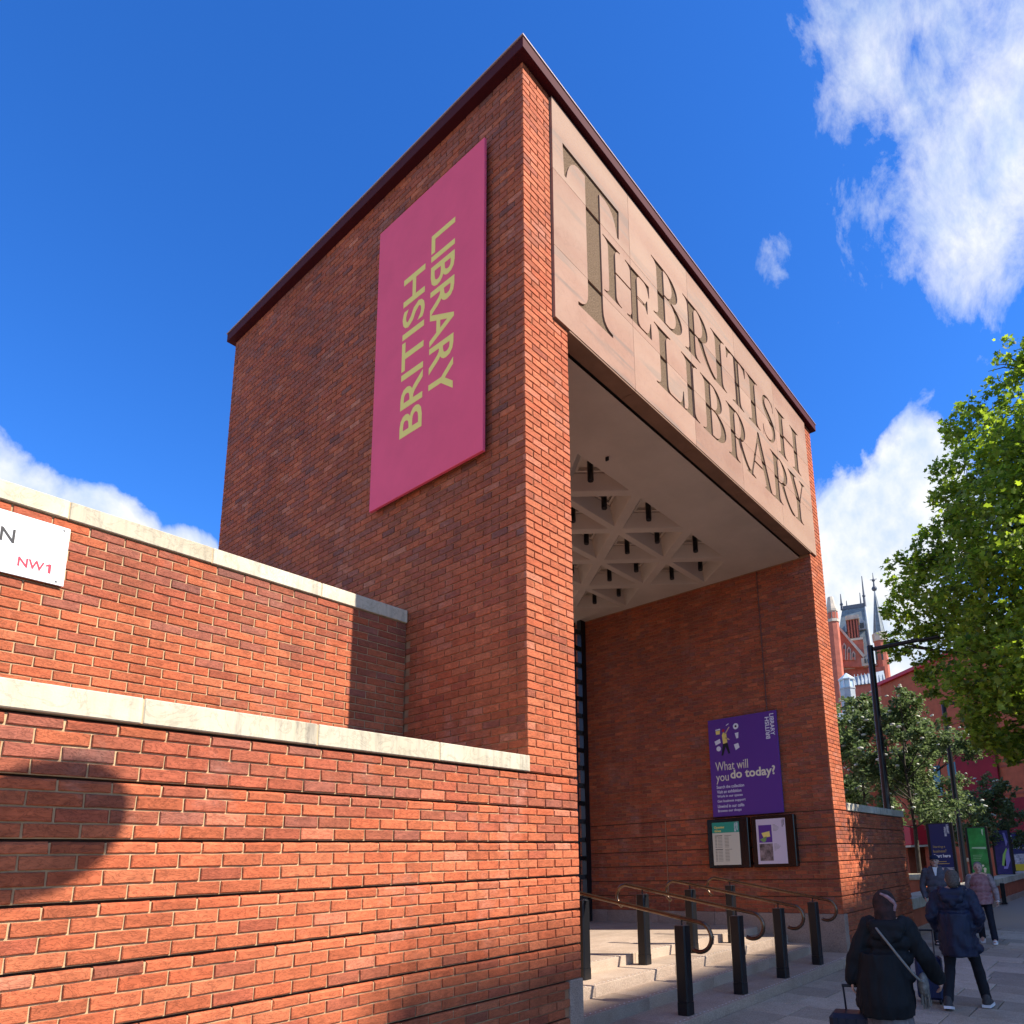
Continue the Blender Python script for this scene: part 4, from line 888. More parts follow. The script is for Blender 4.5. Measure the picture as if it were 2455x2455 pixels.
def small_tree(px, dist, top, lb, seed, wid=1.7):
    P = rayat(px, 1950, dist); x, y = P.x, P.y; z0 = gz(x, y); r = random.Random(seed); cls_ = []
    H = top-z0
    for i in range(17):
        a = r.uniform(0, 6.28); f = r.uniform(.40, .93); rr_ = wid*math.sqrt(max(.05, 1-((f-.60)/.42)**2))*r.uniform(.35, .9); cls_.append(((rr_*math.cos(a), rr_*math.sin(a), H*f), r.uniform(.50, .85)))
    cls_.append(((0, 0, H*.93), .55))
    tree('whitebeam_tree', lb, (x, y), H*.36, .085, cls_, 12000, .13, whiteleaf, seed, flowers=60, shape='oval', group='small grey-green trees in the forecourt')
small_tree(2078, 25.5, 5.0, 'grey-green blossoming tree hard against the right pier edge', 11, 2.0)
small_tree(2190, 24.2, 4.7, 'grey-green blossoming tree rising from the round planter', 12, 1.8)
small_tree(2255, 31.5, 4.9, 'grey-green blossoming tree behind the navy board, near the far lamp', 13, 2.0)
small_tree(2375, 36, 2.6, 'low blossoming tree above the green and violet boards', 14, 2.2)
# ------------------------------------------------------------------ library building behind the forecourt
lbz = gz(54, 10); bl = thing('library_building', 'broad red brick building behind the small trees, edged with red metal', 'building', (53.8, 10.8, lbz), math.atan2(-.743, -.669))
HB = 12.9-lbz
MB().box(0, 60, 0, 22, 3.9, HB).build('wall', M['farbrick'], bl); MB().box(-.3, 60.3, -.3, 22.3, HB+.003, HB+.30, bev=.03).build('roof_edge', M['redmetal'], bl)
MB().box(1, 59, 1, 21, HB+.303, HB+.8).build('roof', M['slate'], bl)
for i in range(14): MB().box(.1+i*3.2, 1.2+i*3.2, .02, 1.5, 0, 3.898).build('pier', M['farbrick'], bl)
MB().box(.1, 59.9, 1.6, 3, 0, 3.897).build('shopfront_glass', M['glass'], bl)
for i in range(14): MB().box(1.21+i*3.2, 3.29+i*3.2, 1.35, 1.5, 1.05, 1.15).build('transom', M['redmetal'], bl)
MB().box(-1.0, 4.1, -1.6, .02, 2.75, 4.2, bev=.03).build('entrance_canopy', M['redmetal'], bl); MB().box(-1.0, 4.1, -1.65, -.2, 2.6, 2.74).build('canopy_sill', M['coping'], bl)
for x in (5.3, 7.0, 14.5, 16.8, 19.2): MB().box(x, x+.9, -.06, .1, 6.2, 8.4).build('window', M['glass'], bl)
for z in (5.6, 7.4, 9.2, 11.0): MB().box(.02, 59.98, -.035, .1, z, z+.12).build('string_course', mat('string_brick', (.25, .07, .045), .85), bl)
hb = thing('hanging_banner', 'large dark red banner with faint yellow writing on the far brick wall', 'banner', (53.8, 10.8, lbz), math.atan2(-.743, -.669))
MB().box(8.1, 11.9, -.22, -.12, 1.75-lbz, 6.7-lbz, bev=.02).build('cloth', M['dkred'], hb); MB().box(8.0, 12.0, -.25, -.10, 1.60-lbz, 1.74-lbz).build('pole', M['black'], hb)
for i in range(2): MB().box(8.5, 10.3-.3*i, -.224, -.2205, 6.1-.35*i-lbz, 6.22-.35*i-lbz).build('printed_shape', gold, hb)
for i in range(3): MB().box(8.5, 11.2-.3*i, -.224, -.2205, 2.6-.22*i-lbz, 2.66-.22*i-lbz).build('printed_shape', gold, hb)
ra = thing('red_screen', 'dark red panel low on the far brick wall by the violet board', 'screen', (53.8, 10.8, lbz), math.atan2(-.743, -.669)); MB().box(12.3, 17, -.3, -.1, .2-lbz, 2.3-lbz, bev=.02).build('panel', M['dkred'], ra); MB().box(12.25, 12.35, -.32, -.08, -lbz-2.5, 2.35-lbz).build('edge_post', M['black'], ra)
mb_ = thing('main_building', 'red brick main building across the court, glimpsed through the portal gate', 'building', (14, 46, gz(14, 46)))
MB().box(-46, 30, 0, 15, 0, 15.5).build('wall', M['farbrick'], mb_); MB().prism([(-.4, 15.5), (7, 19.5), (15.4, 15.5)], 'x', -46.3, 30.3).build('roof', M['slate'], mb_)
for i in range(18):
    for z in (1.2, 5.4, 9.6): MB().box(-44+4*i, -42.2+4*i, -.06, .1, z, z+2.4).build('window', M['glass'], mb_)
for z in (4.3, 8.5, 12.7): MB().box(-45.98, 29.98, -.04, .1, z, z+.25).build('string_course', M['redmetal'], mb_)
# lower brick range further left
P0 = rayat(2040, 1900, 66); lr = thing('brick_range', 'lower red brick range seen between pier and small trees', 'building', (P0.x, P0.y, gz(P0.x, P0.y)), R(-73))
MB().box(-9, 4.2, 0, 12, 0, 14.2).build('wall', M['farbrick'], lr); MB().prism([(-.3, 14.2), (6, 16.4), (12.3, 14.2)], 'x', -9.2, 4.4).build('roof', M['slate'], lr)
for x in (-6, -3, 0, 2.6):
    for z in (3, 7, 11): w_ = MB().box(x, x+.9, -.05, .1, z, z+1.7); w_.build('window', M['glass'], lr)
# ------------------------------------------------------------------ gothic hotel far behind
def z7p(x, y): return (1950+x/2.415, 1350+y/2.415)
HR = R(15.2-90); hd = Vector((math.cos(R(15.2)), math.sin(R(15.2)), 0)); hr = Vector((hd.y, -hd.x, 0)); HD = 150
def hp(x7, y7, dep=0):
    px, py = z7p(x7, y7); d_ = fwv+rtv*((px-PX)/FPX)+upv*((PY-py)/FPX); t_ = (HD+dep)/d_.dot(hd); P = d_*t_; return P.dot(hr), P.z+CZ
ho = Vector((CX, CY, 0))+hd*HD; hz0 = gz(80, 30)
ht = thing('gothic_hotel', 'distant red gothic hotel with slate mansard roof, chimney and spire', 'building', (ho.x, ho.y, 0), HR)
def hb_(name, mt, x0, x1, ytop, ybot, d0, d1, yref=None):
    """box between picture columns x0..x1 (taken at row yref) and rows ytop..ybot, depths d0..d1 behind the front"""
    yr = yref if yref is not None else (ytop+ybot)/2
    a = hp(x0, yr, d0)[0]; b_ = hp(x1, yr, d0)[0]; zt = hp((x0+x1)/2, ytop, d0)[1]; zb = hp((x0+x1)/2, ybot, d0)[1]
    MB().box(a, b_, d0, d1, zb, zt).build(name, mt, ht); return a, b_, zb, zt
a, b_, zb, zt = hb_('wall', M['gothic'], 60, 330, 555, 900, 2, 30); hb_('cornice', M['gstone'], 60, 335, 545, 562, 1.6, 30.3)
hb_('string_course', M['gstone'], 60, 420, 597, 607, 1.5, 3); hb_('wall', M['gothic'], 330, 430, 600, 900, 0, 14)
hb_('parapet', M['gstone'], 278, 352, 545, 592, .4, 3)
for x in (300, 318): 
    a, b_, zb, zt = hb_('parapet_arch', M['glass'], x-5, x+5, 553, 578, .2, .5)
# mansard
def z_at(x, y, d): return hp(x, y, d)[1]
def frustum(name, mt, x0, x1, yb, tx0, tx1, yt, d0, d1, td0, td1):
    zb = z_at((x0+x1)/2, yb, d0); zt = z_at((tx0+tx1)/2, yt, td0); A = [hp(x0, yb, d0)[0], hp(x1, yb, d0)[0]]; T = [hp(tx0, yt, td0)[0], hp(tx1, yt, td0)[0]]
    m_ = MB().add([(A[0], d0, zb), (A[1], d0, zb), (A[1], d1, zb), (A[0], d1, zb), (T[0], td0, zt), (T[1], td0, zt), (T[1], td1, zt), (T[0], td1, zt)], [(0, 1, 5, 4), (1, 2, 6, 5), (2, 3, 7, 6), (3, 0, 4, 7), (4, 5, 6, 7)])
    m_.build(name, mt, ht); return T, zt
T, zt = frustum('mansard_roof', M['slate'], 120, 338, 545, 165, 300, 262, 6, 24, 11, 19)
for (x, d_, h_) in ((T[0], 11, 4), (T[1], 11, 7.5), (T[1]-.8, 19, 6.5), (T[0]+1, 19, 5)):
    MB().tube([(x, d_, zt), (x, d_, zt+h_*.55), (x, d_, zt+h_)], [.34, .2, .09], 6).ball((x, d_, zt+h_*.35), .42, 6).ball((x, d_, zt+h_*.6), .2, 6).build('finial', mat('iron_grey', (.10, .11, .13), .6), ht)
MB().box(T[0], T[1], 10.9, 11.05, zt, zt+.9).build('ridge_crest', mat('iron_crest', (.12, .13, .15), .6), ht)
frs = [(T[0]*(1-i/6)+T[1]*(i/6)) for i in range(7)]
# hip rib of pale lead
zb_ = z_at(330, 545, 6); ax = hp(338, 545, 6)[0]; MB().tube([(ax, 6, zb_), (T[1], 11, zt)], [.35, .25], 6).build('hip_roll', M['slate_l'], ht)
for i in range(3):
    xx = T[0]+(T[1]-T[0])*(.22+.28*i); zz = zb_+(zt-zb_)*.62; yy = 6+(11-6)*.62
    MB().prism([(xx-.8, zz-1.2), (xx+.8, zz-1.2), (xx+.8, zz+.4), (xx, zz+1.5), (xx-.8, zz+.4)], 'y', yy-1.4, yy+.6).build('dormer', M['slate_l'], ht); MB().box(xx-.45, xx+.45, yy-1.45, yy-1.39, zz-1.0, zz+.3).build('dormer_window', M['glass'], ht)
# chimney
hb_('chimney_base', M['gothic'], 196, 290, 440, 560, 1, 6, 480); hb_('chimney_stack', mat('dark_flute_brick', (.16, .06, .045), .85), 196, 266, 322, 441, 1.5, 5.5, 400); hb_('chimney_cap', M['gstone'], 191, 271, 300, 323, 1, 6, 380); hb_('chimney_band', M['gstone'], 193, 292, 434, 446, .8, 6.2, 480)  # stack behind the ribs takes a darker brick colour
for i in range(4): hb_('chimney_rib', M['gothic'], 202+i*17, 210+i*17, 325, 434, 1.2, 1.5, 400)
# gable with stepped lancets
def hpoly(name, mt, pts, d0, d1): MB().prism([hp(x, y, d0) for x, y in pts], 'y', d0, d1).build(name, mt, ht)
hpoly('gable', M['gothic'], [(70, 600), (70, 430), (150, 385), (290, 540), (290, 600)], .5, 2.2)
hpoly('gable_coping', M['gstone'], [(148, 380), (156, 372), (300, 535), (288, 545)], .1, 2.4); hpoly('gable_coping', M['gstone'], [(148, 380), (140, 376), (66, 425), (70, 437)], .1, 2.4)
for (x, yt_, yb_2) in ((178, 465, 560), (206, 487, 560), (232, 512, 560)):
    hpoly('lancet_surround', M['gstone'], [(x-11, yb_2), (x-11, yt_+12), (x, yt_-4), (x+11, yt_+12), (x+11, yb_2)], .2, .5); hpoly('lancet', M['gothic'], [(x-6, yb_2), (x-6, yt_+14), (x, yt_+4), (x+6, yt_+14), (x+6, yb_2)], .05, .19)
    hpoly('lancet_light', M['glass'], [(x-4, yt_+32), (x-4, yt_+16), (x, yt_+8), (x+4, yt_+16), (x+4, yt_+32)], .0, .045)
hb_('string_course', M['gstone'], 70, 292, 490, 497, .3, .5, 500) if False else None
# left turret
cx, _ = hp(125, 480, -1); k = abs(hp(126, 400, -1)[0]-hp(125, 400, -1)[0]); zt_ = lambda y: z_at(120, y, -1)
tp = [(36*k, zt_(900)), (36*k, zt_(345)), (41*k, zt_(343)), (41*k, zt_(330)), (35*k, zt_(329))]
MB().lathe(tp[:2], (cx, -1, 0), 8, sm=False).build('turret', M['gothic'], ht); MB().lathe([(41*k, zt_(345)), (41*k, zt_(330)), (33*k, zt_(328)), (33*k, zt_(285)), (38*k, zt_(283)), (38*k, zt_(270)), (26*k, zt_(240)), (17*k, zt_(195)), (3*k, zt_(190))], (cx, -1, 0), 8, sm=False).build('turret_crown', M['gstone'], ht)
for j in range(8): a_ = R(22.5+45*j); MB().box(-.35, .35, -.1, .1, zt_(325), zt_(290)).build('turret_slit', M['gothic'], ht).matrix_local = Matrix.Translation((cx+math.cos(a_)*31.5*k, -1+math.sin(a_)*31.5*k, 0)) @ Matrix.Rotation(a_+math.pi/2, 4, 'Z')
# spire
cx, _ = hp(383, 405, 0); zs = lambda y: z_at(375, y, 0); k = abs(hp(376, 400, 0)[0]-hp(375, 400, 0)[0])
MB().lathe([(38*k, zs(900)), (38*k, zs(440))], (cx, 2, 0), 8, sm=False).build('spire_tower', M['gothic'], ht); MB().lathe([(44*k, zs(440)), (46*k, zs(395)), (41*k, zs(392))], (cx, 2, 0), 8, sm=False).build('spire_parapet', M['gstone'], ht)
MB().lathe([(37*k, zs(394)), (1.5*k, zs(135))], (cx, 2, 0), 8, sm=False, rot=.3).build('spire', M['slate'], ht)
MB().tube([(cx, 2, zs(137)), (cx, 2, zs(30))], [.28, .05], 6).ball((cx, 2, zs(125)), .6, 8).ball((cx, 2, zs(75)), .4, 6).box(cx-.7, cx+.7, 1.95, 2.05, zs(72), zs(69)).build('spire_finial', mat('iron_grey', (.10, .11, .13), .6), ht)
for j in range(8): a_ = .3+R(45*j); MB().tube([(cx+37*k*math.cos(a_), 2+37*k*math.sin(a_), zs(394)), (cx+1.5*k*math.cos(a_), 2+1.5*k*math.sin(a_), zs(135))], .09, 4).build('spire_rib', M['slate_l'], ht)
for x in (365, 398): hb_('tower_lancet', M['glass'], x-6, x+6, 490, 560, -1.9, -1.7, 530)
# lower lead roofs in front
HD = 110; P0 = Vector((CX, CY, 0))+hd*HD
lw2 = thing('lead_roofed_house', 'low grey lead-roofed range below the hotel, behind the trees', 'building', (P0.x, P0.y, 0), HR)
a = hp(225, 690)[0]; b_ = hp(420, 690)[0]; MB().box(a, b_, 0, 10, hz0, z_at(320, 700, 0)).build('wall', M['gothic'], lw2)
zb = z_at(320, 700, 0); MB().add([(a, -.3, zb), (b_, -.3, zb), (b_, 8, z_at(320, 632, 8)), (a, 8, z_at(320, 650, 8)), (a, 14, zb), (b_, 14, zb)], [(0, 1, 2, 3), (3, 2, 5, 4), (0, 3, 4), (1, 5, 2)]).build('roof', M['slate_l'], lw2)
for i in range(9): x = a+(b_-a)*(i+.5)/9; MB().tube([(x, -.32, zb+.05), (x, 7.9, z_at(320, 642, 8)+.1)], .10, 4).build('roof_roll', M['slate'], lw2)
HD = 88; P0 = Vector((CX, CY, 0))+hd*HD
cu = thing('roof_lantern', 'pale glazed octagonal roof lantern below the left turret', 'roof lantern', (P0.x, P0.y, 0), HR)
cx, _ = hp(186, 660); k = abs(hp(187, 660)[0]-hp(186, 660)[0]); zs = lambda y: z_at(186, y, 0)
MB().lathe([(48*k, zs(900)), (48*k, zs(705)), (52*k, zs(703)), (52*k, zs(695))], (cx, 3, 0), 8, sm=False, rot=.39).build('base', M['slate_l'], cu)
MB().lathe([(43*k, zs(696)), (43*k, zs(648))], (cx, 3, 0), 8, sm=False, rot=.39).build('drum', M['glaze'], cu); MB().lathe([(53*k, zs(650)), (55*k, zs(643)), (4*k, zs(604))], (cx, 3, 0), 8, sm=False, rot=.39).build('roof', mat('pale_lead', (.45, .52, .55), .5), cu)
for j in range(8): a_ = .39+R(45*j); MB().tube([(cx+44*k*math.cos(a_), 3+44*k*math.sin(a_), zs(697)), (cx+44*k*math.cos(a_), 3+44*k*math.sin(a_), zs(648))], .12, 4).build('mullion', M['white'], cu)
# ------------------------------------------------------------------ across the road, behind the viewpoint: the block whose shade lies over the footway, and a lamp
ob = thing('office_block', 'long office block across the road whose shade covers the pavement', 'building', (34, -46, -3.2))
zr = -1.60+.95*42+3.2
MB().box(-20.0, 50, -14, 3.7, 0, zr).build('wall', mat('pale_concrete', (.42, .40, .37), .85, var=.1, scale=.5), ob); MB().box(-20.1, 50.4, -14.4, 4.0, zr+.003, zr+.2).build('roof_edge', M['slate_l'], ob)
for i in range(11): MB().box(-19, 49, 3.705, 3.76, 2+3.4*i, 3.7+3.4*i).build('window_band', M['glass'], ob)
LT = 4.3; lx, ly, lz = -3.33+.363*LT, -LT, -.56+.95*LT
sl_ = thing('street_lamp', 'lamp with a round flat head whose shadow falls on the low brick wall', 'street lamp', (-3.25, -5.35, gz(-3.25, -5.35)))
z0 = sl_.location.z; MB().tube([(0, 0, 0), (0, 0, lz-z0-.5)], [.09, .06], 12).build('column', M['black'], sl_)
MB().tube([(0, 0, lz-z0-.55), (lx+3.25, ly+5.35, lz-z0+.02)], [.035, .03], 8).build('arm', M['black'], sl_); MB().lathe([(.345, -.03), (.345, .03), (.1, .07), (.001, .075)], (lx+3.25, ly+5.35, lz-z0), 32).build('lantern', M['black'], sl_)
# ------------------------------------------------------------------ people
def capsule(mb, p0, r0, p1, r1, n=12):
    p0, p1 = Vector(p0), Vector(p1); ax = (p1-p0); Ln = ax.length
    if Ln < 1e-5: mb.ball(p0, r0, n); return
    ax /= Ln; pts = []; rs_ = []
    for i in range(5): a = math.pi/2*(1-i/4); pts.append(p0-ax*r0*math.sin(a)); rs_.append(max(.0008, r0*math.cos(a)))
    for i in range(5): a = math.pi/2*(i/4); pts.append(p1+ax*r1*math.sin(a)); rs_.append(max(.0008, r1*math.cos(a)))
    mb.tube(pts, rs_, n, caps=True)
def solid(name, mb, mt, parent, voxel=.012, smooth=4, wrinkle=0, wscale=(14, 14, 5), seed=0, dec=None):
    """one continuous skin grown over overlapping shapes"""
    me = mb.mesh(name, mt); o = bpy.data.objects.new(name, me); COL.objects.link(o)
    md = o.modifiers.new('r', 'REMESH'); md.mode = 'VOXEL'; md.voxel_size = voxel
    ms = o.modifiers.new('s', 'SMOOTH'); ms.iterations = smooth; ms.factor = .5
    if dec: dm = o.modifiers.new('d', 'DECIMATE'); dm.ratio = dec
    dg = bpy.context.evaluated_depsgraph_get(); m2 = bpy.data.meshes.new_from_object(o.evaluated_get(dg)); bpy.data.objects.remove(o)
    m2.name = name; m2.materials.clear(); m2.materials.append(mt)
    n = len(m2.vertices); v = np.empty(n*3); m2.vertices.foreach_get('co', v); v = v.reshape(-1, 3); nr = np.empty(n*3); m2.vertices.foreach_get('normal', nr); nr = nr.reshape(-1, 3)
    if wrinkle:
        for i in range(n):
            q = v[i]; w_ = mnoise.fractal(Vector((q[0]*wscale[0]+seed, q[1]*wscale[1], q[2]*wscale[2]+q[0]*6)), 1, 2, 2)*.6-.55*abs(mnoise.noise(Vector((q[0]*wscale[0]*1.9, q[1]*wscale[1]*1.9+seed, q[2]*wscale[2]*2.6-q[0]*14))))+.12; v[i] += nr[i]*wrinkle*w_
        m2.vertices.foreach_set('co', v.ravel())
    m2.polygons.foreach_set('use_smooth', [True]*len(m2.polygons)); m2.polygons.foreach_set('material_index', [0]*len(m2.polygons)); m2.update()
    return link(bpy.data.objects.new(name, m2), parent)
def hand(mb, wrist, dirv, palmn, s=1.0, curl=.5, side=1):
    """palm, four unequal bent fingers and a thumb leaving the side of the palm"""
    d_ = Vector(dirv).normalized(); n_ = Vector(palmn); n_ = (n_-d_*n_.dot(d_)).normalized(); l_ = d_.cross(n_)*side; w = Vector(wrist)
    for k in (-1, -.33, .33, 1): capsule(mb, w+l_*.014*k*s, .016*s, w+d_*.085*s+l_*.027*k*s, .0125*s, 8)
    for k, ln in zip((-1.05, -.35, .35, 1.05), (.062, .078, .083, .072)):
        b0 = w+d_*.088*s+l_*.027*k*s; b1 = b0+(d_*math.cos(curl)+n_*math.sin(curl))*ln*.5*s; b2 = b1+(d_*math.cos(curl*2.2)+n_*math.sin(curl*2.2))*ln*.5*s
        capsule(mb, b0, .0098*s, b1, .009*s, 8); capsule(mb, b1, .009*s, b2, .0078*s, 8)
    t0 = w+d_*.022*s+l_*.026*s; t1 = t0+(d_*.7+l_*.6+n_*.35).normalized()*.042*s; t2 = t1+(d_*.85+n_*.5).normalized()*.034*s
    capsule(mb, t0, .0125*s, t1, .0105*s, 8); capsule(mb, t1, .0105*s, t2, .009*s, 8)
skin = mat('skin', (.50, .28, .20), .55, var=.1, scale=12); skin2 = mat('skin_pale', (.55, .33, .25), .55, var=.12, scale=12)
def figure(t, J, skinm, s=1.0, hands=((1, 'l'), (1, 'r')), face=True, curl=.55):
    b = MB(); H = J['head']
    for c_, r_, sq in ((H, .092*s, (.84, 1.02, 1.12)), ((H[0], H[1]+.012*s, H[2]-.055*s), .066*s, (.86, 1.0, 1.05))): b.ball(c_, r_, 16, 0, sq)
    capsule(b, (H[0], H[1]-.02*s, H[2]-.05*s), .052*s, J['neck'], .056*s)
    b.ball((H[0], H[1]+.098*s, H[2]-.020*s), .015*s, 8, 0, (.85, 1.2, 1.3)); capsule(b, (H[0], H[1]+.082*s, H[2]+.015*s), .011*s, (H[0], H[1]+.100*s, H[2]-.018*s), .013*s, 8)
    for k in (-1, 1): b.ball((H[0]+k*.079*s, H[1]-.012*s, H[2]-.008*s), .026*s, 8, 0, (.38, .75, 1.2))
    capsule(b, (H[0], H[1]+.070*s, H[2]-.088*s), .022*s, (H[0], H[1]+.066*s, H[2]-.092*s), .022*s, 8)
    N_ = Vector(J['neck']); Pv = Vector(J['pelvis'])
    for k, sd in ((-1, 'l'), (1, 'r')):
        S = Vector(J['sh_'+sd]); E_ = Vector(J['el_'+sd]); Wr = Vector(J['wr_'+sd]); Hp_ = Vector(J['hip_'+sd]); K = Vector(J['kn_'+sd]); A = Vector(J['an_'+sd])
        capsule(b, N_, .06*s, S, .055*s); capsule(b, S, .052*s, E_, .038*s); capsule(b, E_, .037*s, Wr, .026*s)
        capsule(b, S.lerp(N_, .5)-Vector((0, -.01, .1)), .062*s, Pv+Vector((k*.05*s, .01, .05)), .085*s); capsule(b, Hp_, .085*s, K, .055*s); capsule(b, K, .054*s, A, .036*s)
        capsule(b, A, .038*s, A+Vector((0, .13*s, -.05*s)), .03*s); hd_ = J.get('hd_'+sd, (Wr-E_).normalized()); hand(b, Wr, hd_, J.get('pn_'+sd, (-k, .2, 0)), s, curl, k)
    body = solid('body', b, skinm, t, .0075, 2, dec=.30)
    if face:
        eb = MB()
        for k in (-1, 1): eb.ball((H[0]+k*.031*s, H[1]+.083*s, H[2]+.008*s), .0125*s, 8, 0, (1.2, .6, .7))
        eb.build('eyes', mat('eye_dark', (.03, .02, .02), .3), t); MB().box(H[0]-.024*s, H[0]+.024*s, H[1]+.080*s, H[1]+.0895*s, H[2]-.058*s, H[2]-.050*s, bev=.003).build('mouth', mat('lips', (.30, .10, .09), .5), t)
    return body
def shoe(t, A, ang, s, up_m, sole_m, pitch=0):
    o = MB(); o.ball((0, .0, .06), .052, 10, 0, (.85, 1.0, 1.0)); capsule(o, (0, -.02, .045), .046, (0, .125, .036), .040); capsule(o, (0, -.03, .05), .05, (0, -.02, .10), .046)
    q = solid('shoe', o, up_m, t, .009, 2, dec=.5); so = MB().prism([(-.045, -.08), (.045, -.08), (.050, .06), (.046, .15), (.02, .185), (-.02, .185), (-.046, .15), (-.050, .06)], 'z', -.002, .028).build('sole', sole_m, q)
    q.matrix_local = Matrix.Translation(A) @ Matrix.Rotation(ang, 4, 'Z') @ Matrix.Rotation(pitch, 4, 'X') @ Matrix.Scale(s, 4); return q
def legs(t, J, mt, r0=.095, r1=.06, hem=.055, seed=1, dec=.4):
    b = MB(); 
    for sd in 'lr': capsule(b, J['hip_'+sd], r0, J['kn_'+sd], r0*.74); capsule(b, J['kn_'+sd], r0*.74, Vector(J['an_'+sd])+Vector((0, 0, .02)), hem)
    capsule(b, J['hip_l'], r0*1.05, J['hip_r'], r0*1.05); capsule(b, J['pelvis'], .13, Vector(J['pelvis'])+Vector((0, 0, .08)), .125)
    return solid('trousers', b, mt, t, .012, 3, .010, (9, 9, 16), seed, dec)
def walkdir(az): return R(az-90)
# --- woman in black coat
wx, wy = 1.86, -2.36; t = thing('person', 'person in long black hooded coat and patterned headscarf, pulling a wheeled case', 'person', (wx, wy, gz(wx, wy)), walkdir(11))
J = dict(head=(.0, .02, 1.385), neck=(0, -.02, 1.25), pelvis=(-.03, 0, .80), sh_l=(-.155, -.01, 1.20), el_l=(-.265, -.04, .955), wr_l=(-.315, -.02, .775), sh_r=(.155, -.01, 1.20), el_r=(.265, .03, .965), wr_r=(.345, .16, .785), hd_r=(.25, .3, -1), hd_l=(-.05, .05, -1),
         hip_l=(-.11, 0, .78), kn_l=(-.12, .08, .43), an_l=(-.12, -.02, .075), hip_r=(.07, 0, .78), kn_r=(.08, .02, .43), an_r=(.08, .12, .075))
figure(t, J, skin, .93, face=False)
coatm = mat('black_coat', (.0065, .008, .010), .75, var=.35, scale=5, spec=.25); b = MB()
for (z, xo, rx, ry) in ((1.185, 0, .175, .115), (1.08, -.005, .195, .145), (.95, -.03, .215, .165), (.80, -.055, .235, .185), (.66, -.065, .245, .195), (.585, -.07, .25, .20)): b.ball((xo, -.01, z), 1, 14, 0, (rx, ry, .105))
b.lathe([(.215, .50), (.232, .60), (.215, .8), (.19, 1.0)], (-.06, -.01, 0), 18)
for sd in 'lr': capsule(b, J['sh_'+sd], .078, J['el_'+sd], .070); capsule(b, J['el_'+sd], .072, Vector(J['wr_'+sd])+Vector((0, 0, .0)), .060)
capsule(b, (-.12, -.02, 1.20), .075, (.12, -.02, 1.20), .075)
solid('coat', b, coatm, t, .010, 9, .026, (9, 9, 4), 3, .6)
hdn = MB(); capsule(hdn, (-.09, -.10, 1.215), .058, (.10, -.10, 1.205), .058); capsule(hdn, (-.07, -.12, 1.15), .055, (.07, -.12, 1.14), .055); capsule(hdn, (-.13, -.02, 1.25), .05, (-.09, -.10, 1.21), .055); capsule(hdn, (.13, -.02, 1.25), .05, (.10, -.10, 1.20), .055); capsule(hdn, (0, -.14, 1.10), .045, (0, -.13, 1.14), .05)
solid('hood', hdn, coatm, t, .009, 10, .014, (12, 12, 10), 4, .5)
scarf = mat('patterned_scarf', (.010, .006, .006), .85, var=.7, scale=16, col2=(.05, .022, .020)); b = MB(); b.ball((0, .005, 1.39), .105, 16, 0, (.92, 1.05, 1.10)); capsule(b, (0, -.03, 1.33), .085, (0, -.04, 1.25), .085)
solid('headscarf', b, scarf, t, .008, 3, .006, (20, 20, 16), 5, .5)
sb = MB(); pts = [Vector((.045+.055*math.sin(a), -.098*math.cos(a)*1.04, 1.40+.085*math.sin(a*1.0+.6))) for a in [R(-20+q*16) for q in range(9)]]
sb.tube([(-.02, -.070, 1.475), (.03, -.080, 1.452), (.068, -.066, 1.415), (.085, -.035, 1.38), (.078, -.06, 1.33)], [.010, .016, .019, .018, .012], 8); sb.build('scarf_band', mat('pink_scarf_band', (.30, .17, .17), .8, var=.4, scale=40), t)
sk = MB().lathe([(.205, .20), (.195, .40), (.17, .60)], (-.055, 0, 0), 20); solid('skirt', sk, mat('patterned_skirt', (.06, .05, .05), .9, var=.6, scale=14, col2=(.22, .19, .18)), t, .014, 3, .018, (10, 10, 3), 7, .5)
dark_shoe = mat('dark_shoe', (.02, .02, .022), .6); shoe(t, (-.12, -.03, 0), 0, .95, dark_shoe, dark_shoe); shoe(t, (.08, .11, 0), 0, .95, dark_shoe, dark_shoe)
bag = thing('shoulder_bag', 'grey fringed shoulder bag at the hip of the person in black', 'bag', (wx, wy, gz(wx, wy)), walkdir(11)); bgm = mat('grey_bag', (.16, .145, .125), .9, var=.4, scale=30)
b = MB(); b.ball((.235, .02, .74), 1, 12, 0, (.045, .11, .10)); solid('pouch', b, bgm, bag, .009, 2, .008, (25, 25, 12), 2, .5)
fr = MB(); rf = random.Random(4)
for i in range(18): x = .235+rf.uniform(-.03, .04); y = .02+rf.uniform(-.09, .09); fr.tube([(x, y, .68), (x+rf.uniform(-.01, .015), y, .56+rf.uniform(0, .04))], .006, 4)
fr.build('fringe', bgm, bag)
st_pts = [(-.13, -.03, 1.275), (-.06, -.165, 1.19), (.02, -.19, 1.08), (.11, -.195, .95), (.195, -.165, .83), (.235, -.08, .78)]; sp_ = catm(st_pts, 5)
MB().tube(sp_, .010, 6).build('strap', mat('bag_strap', (.20, .185, .16), .8), bag)
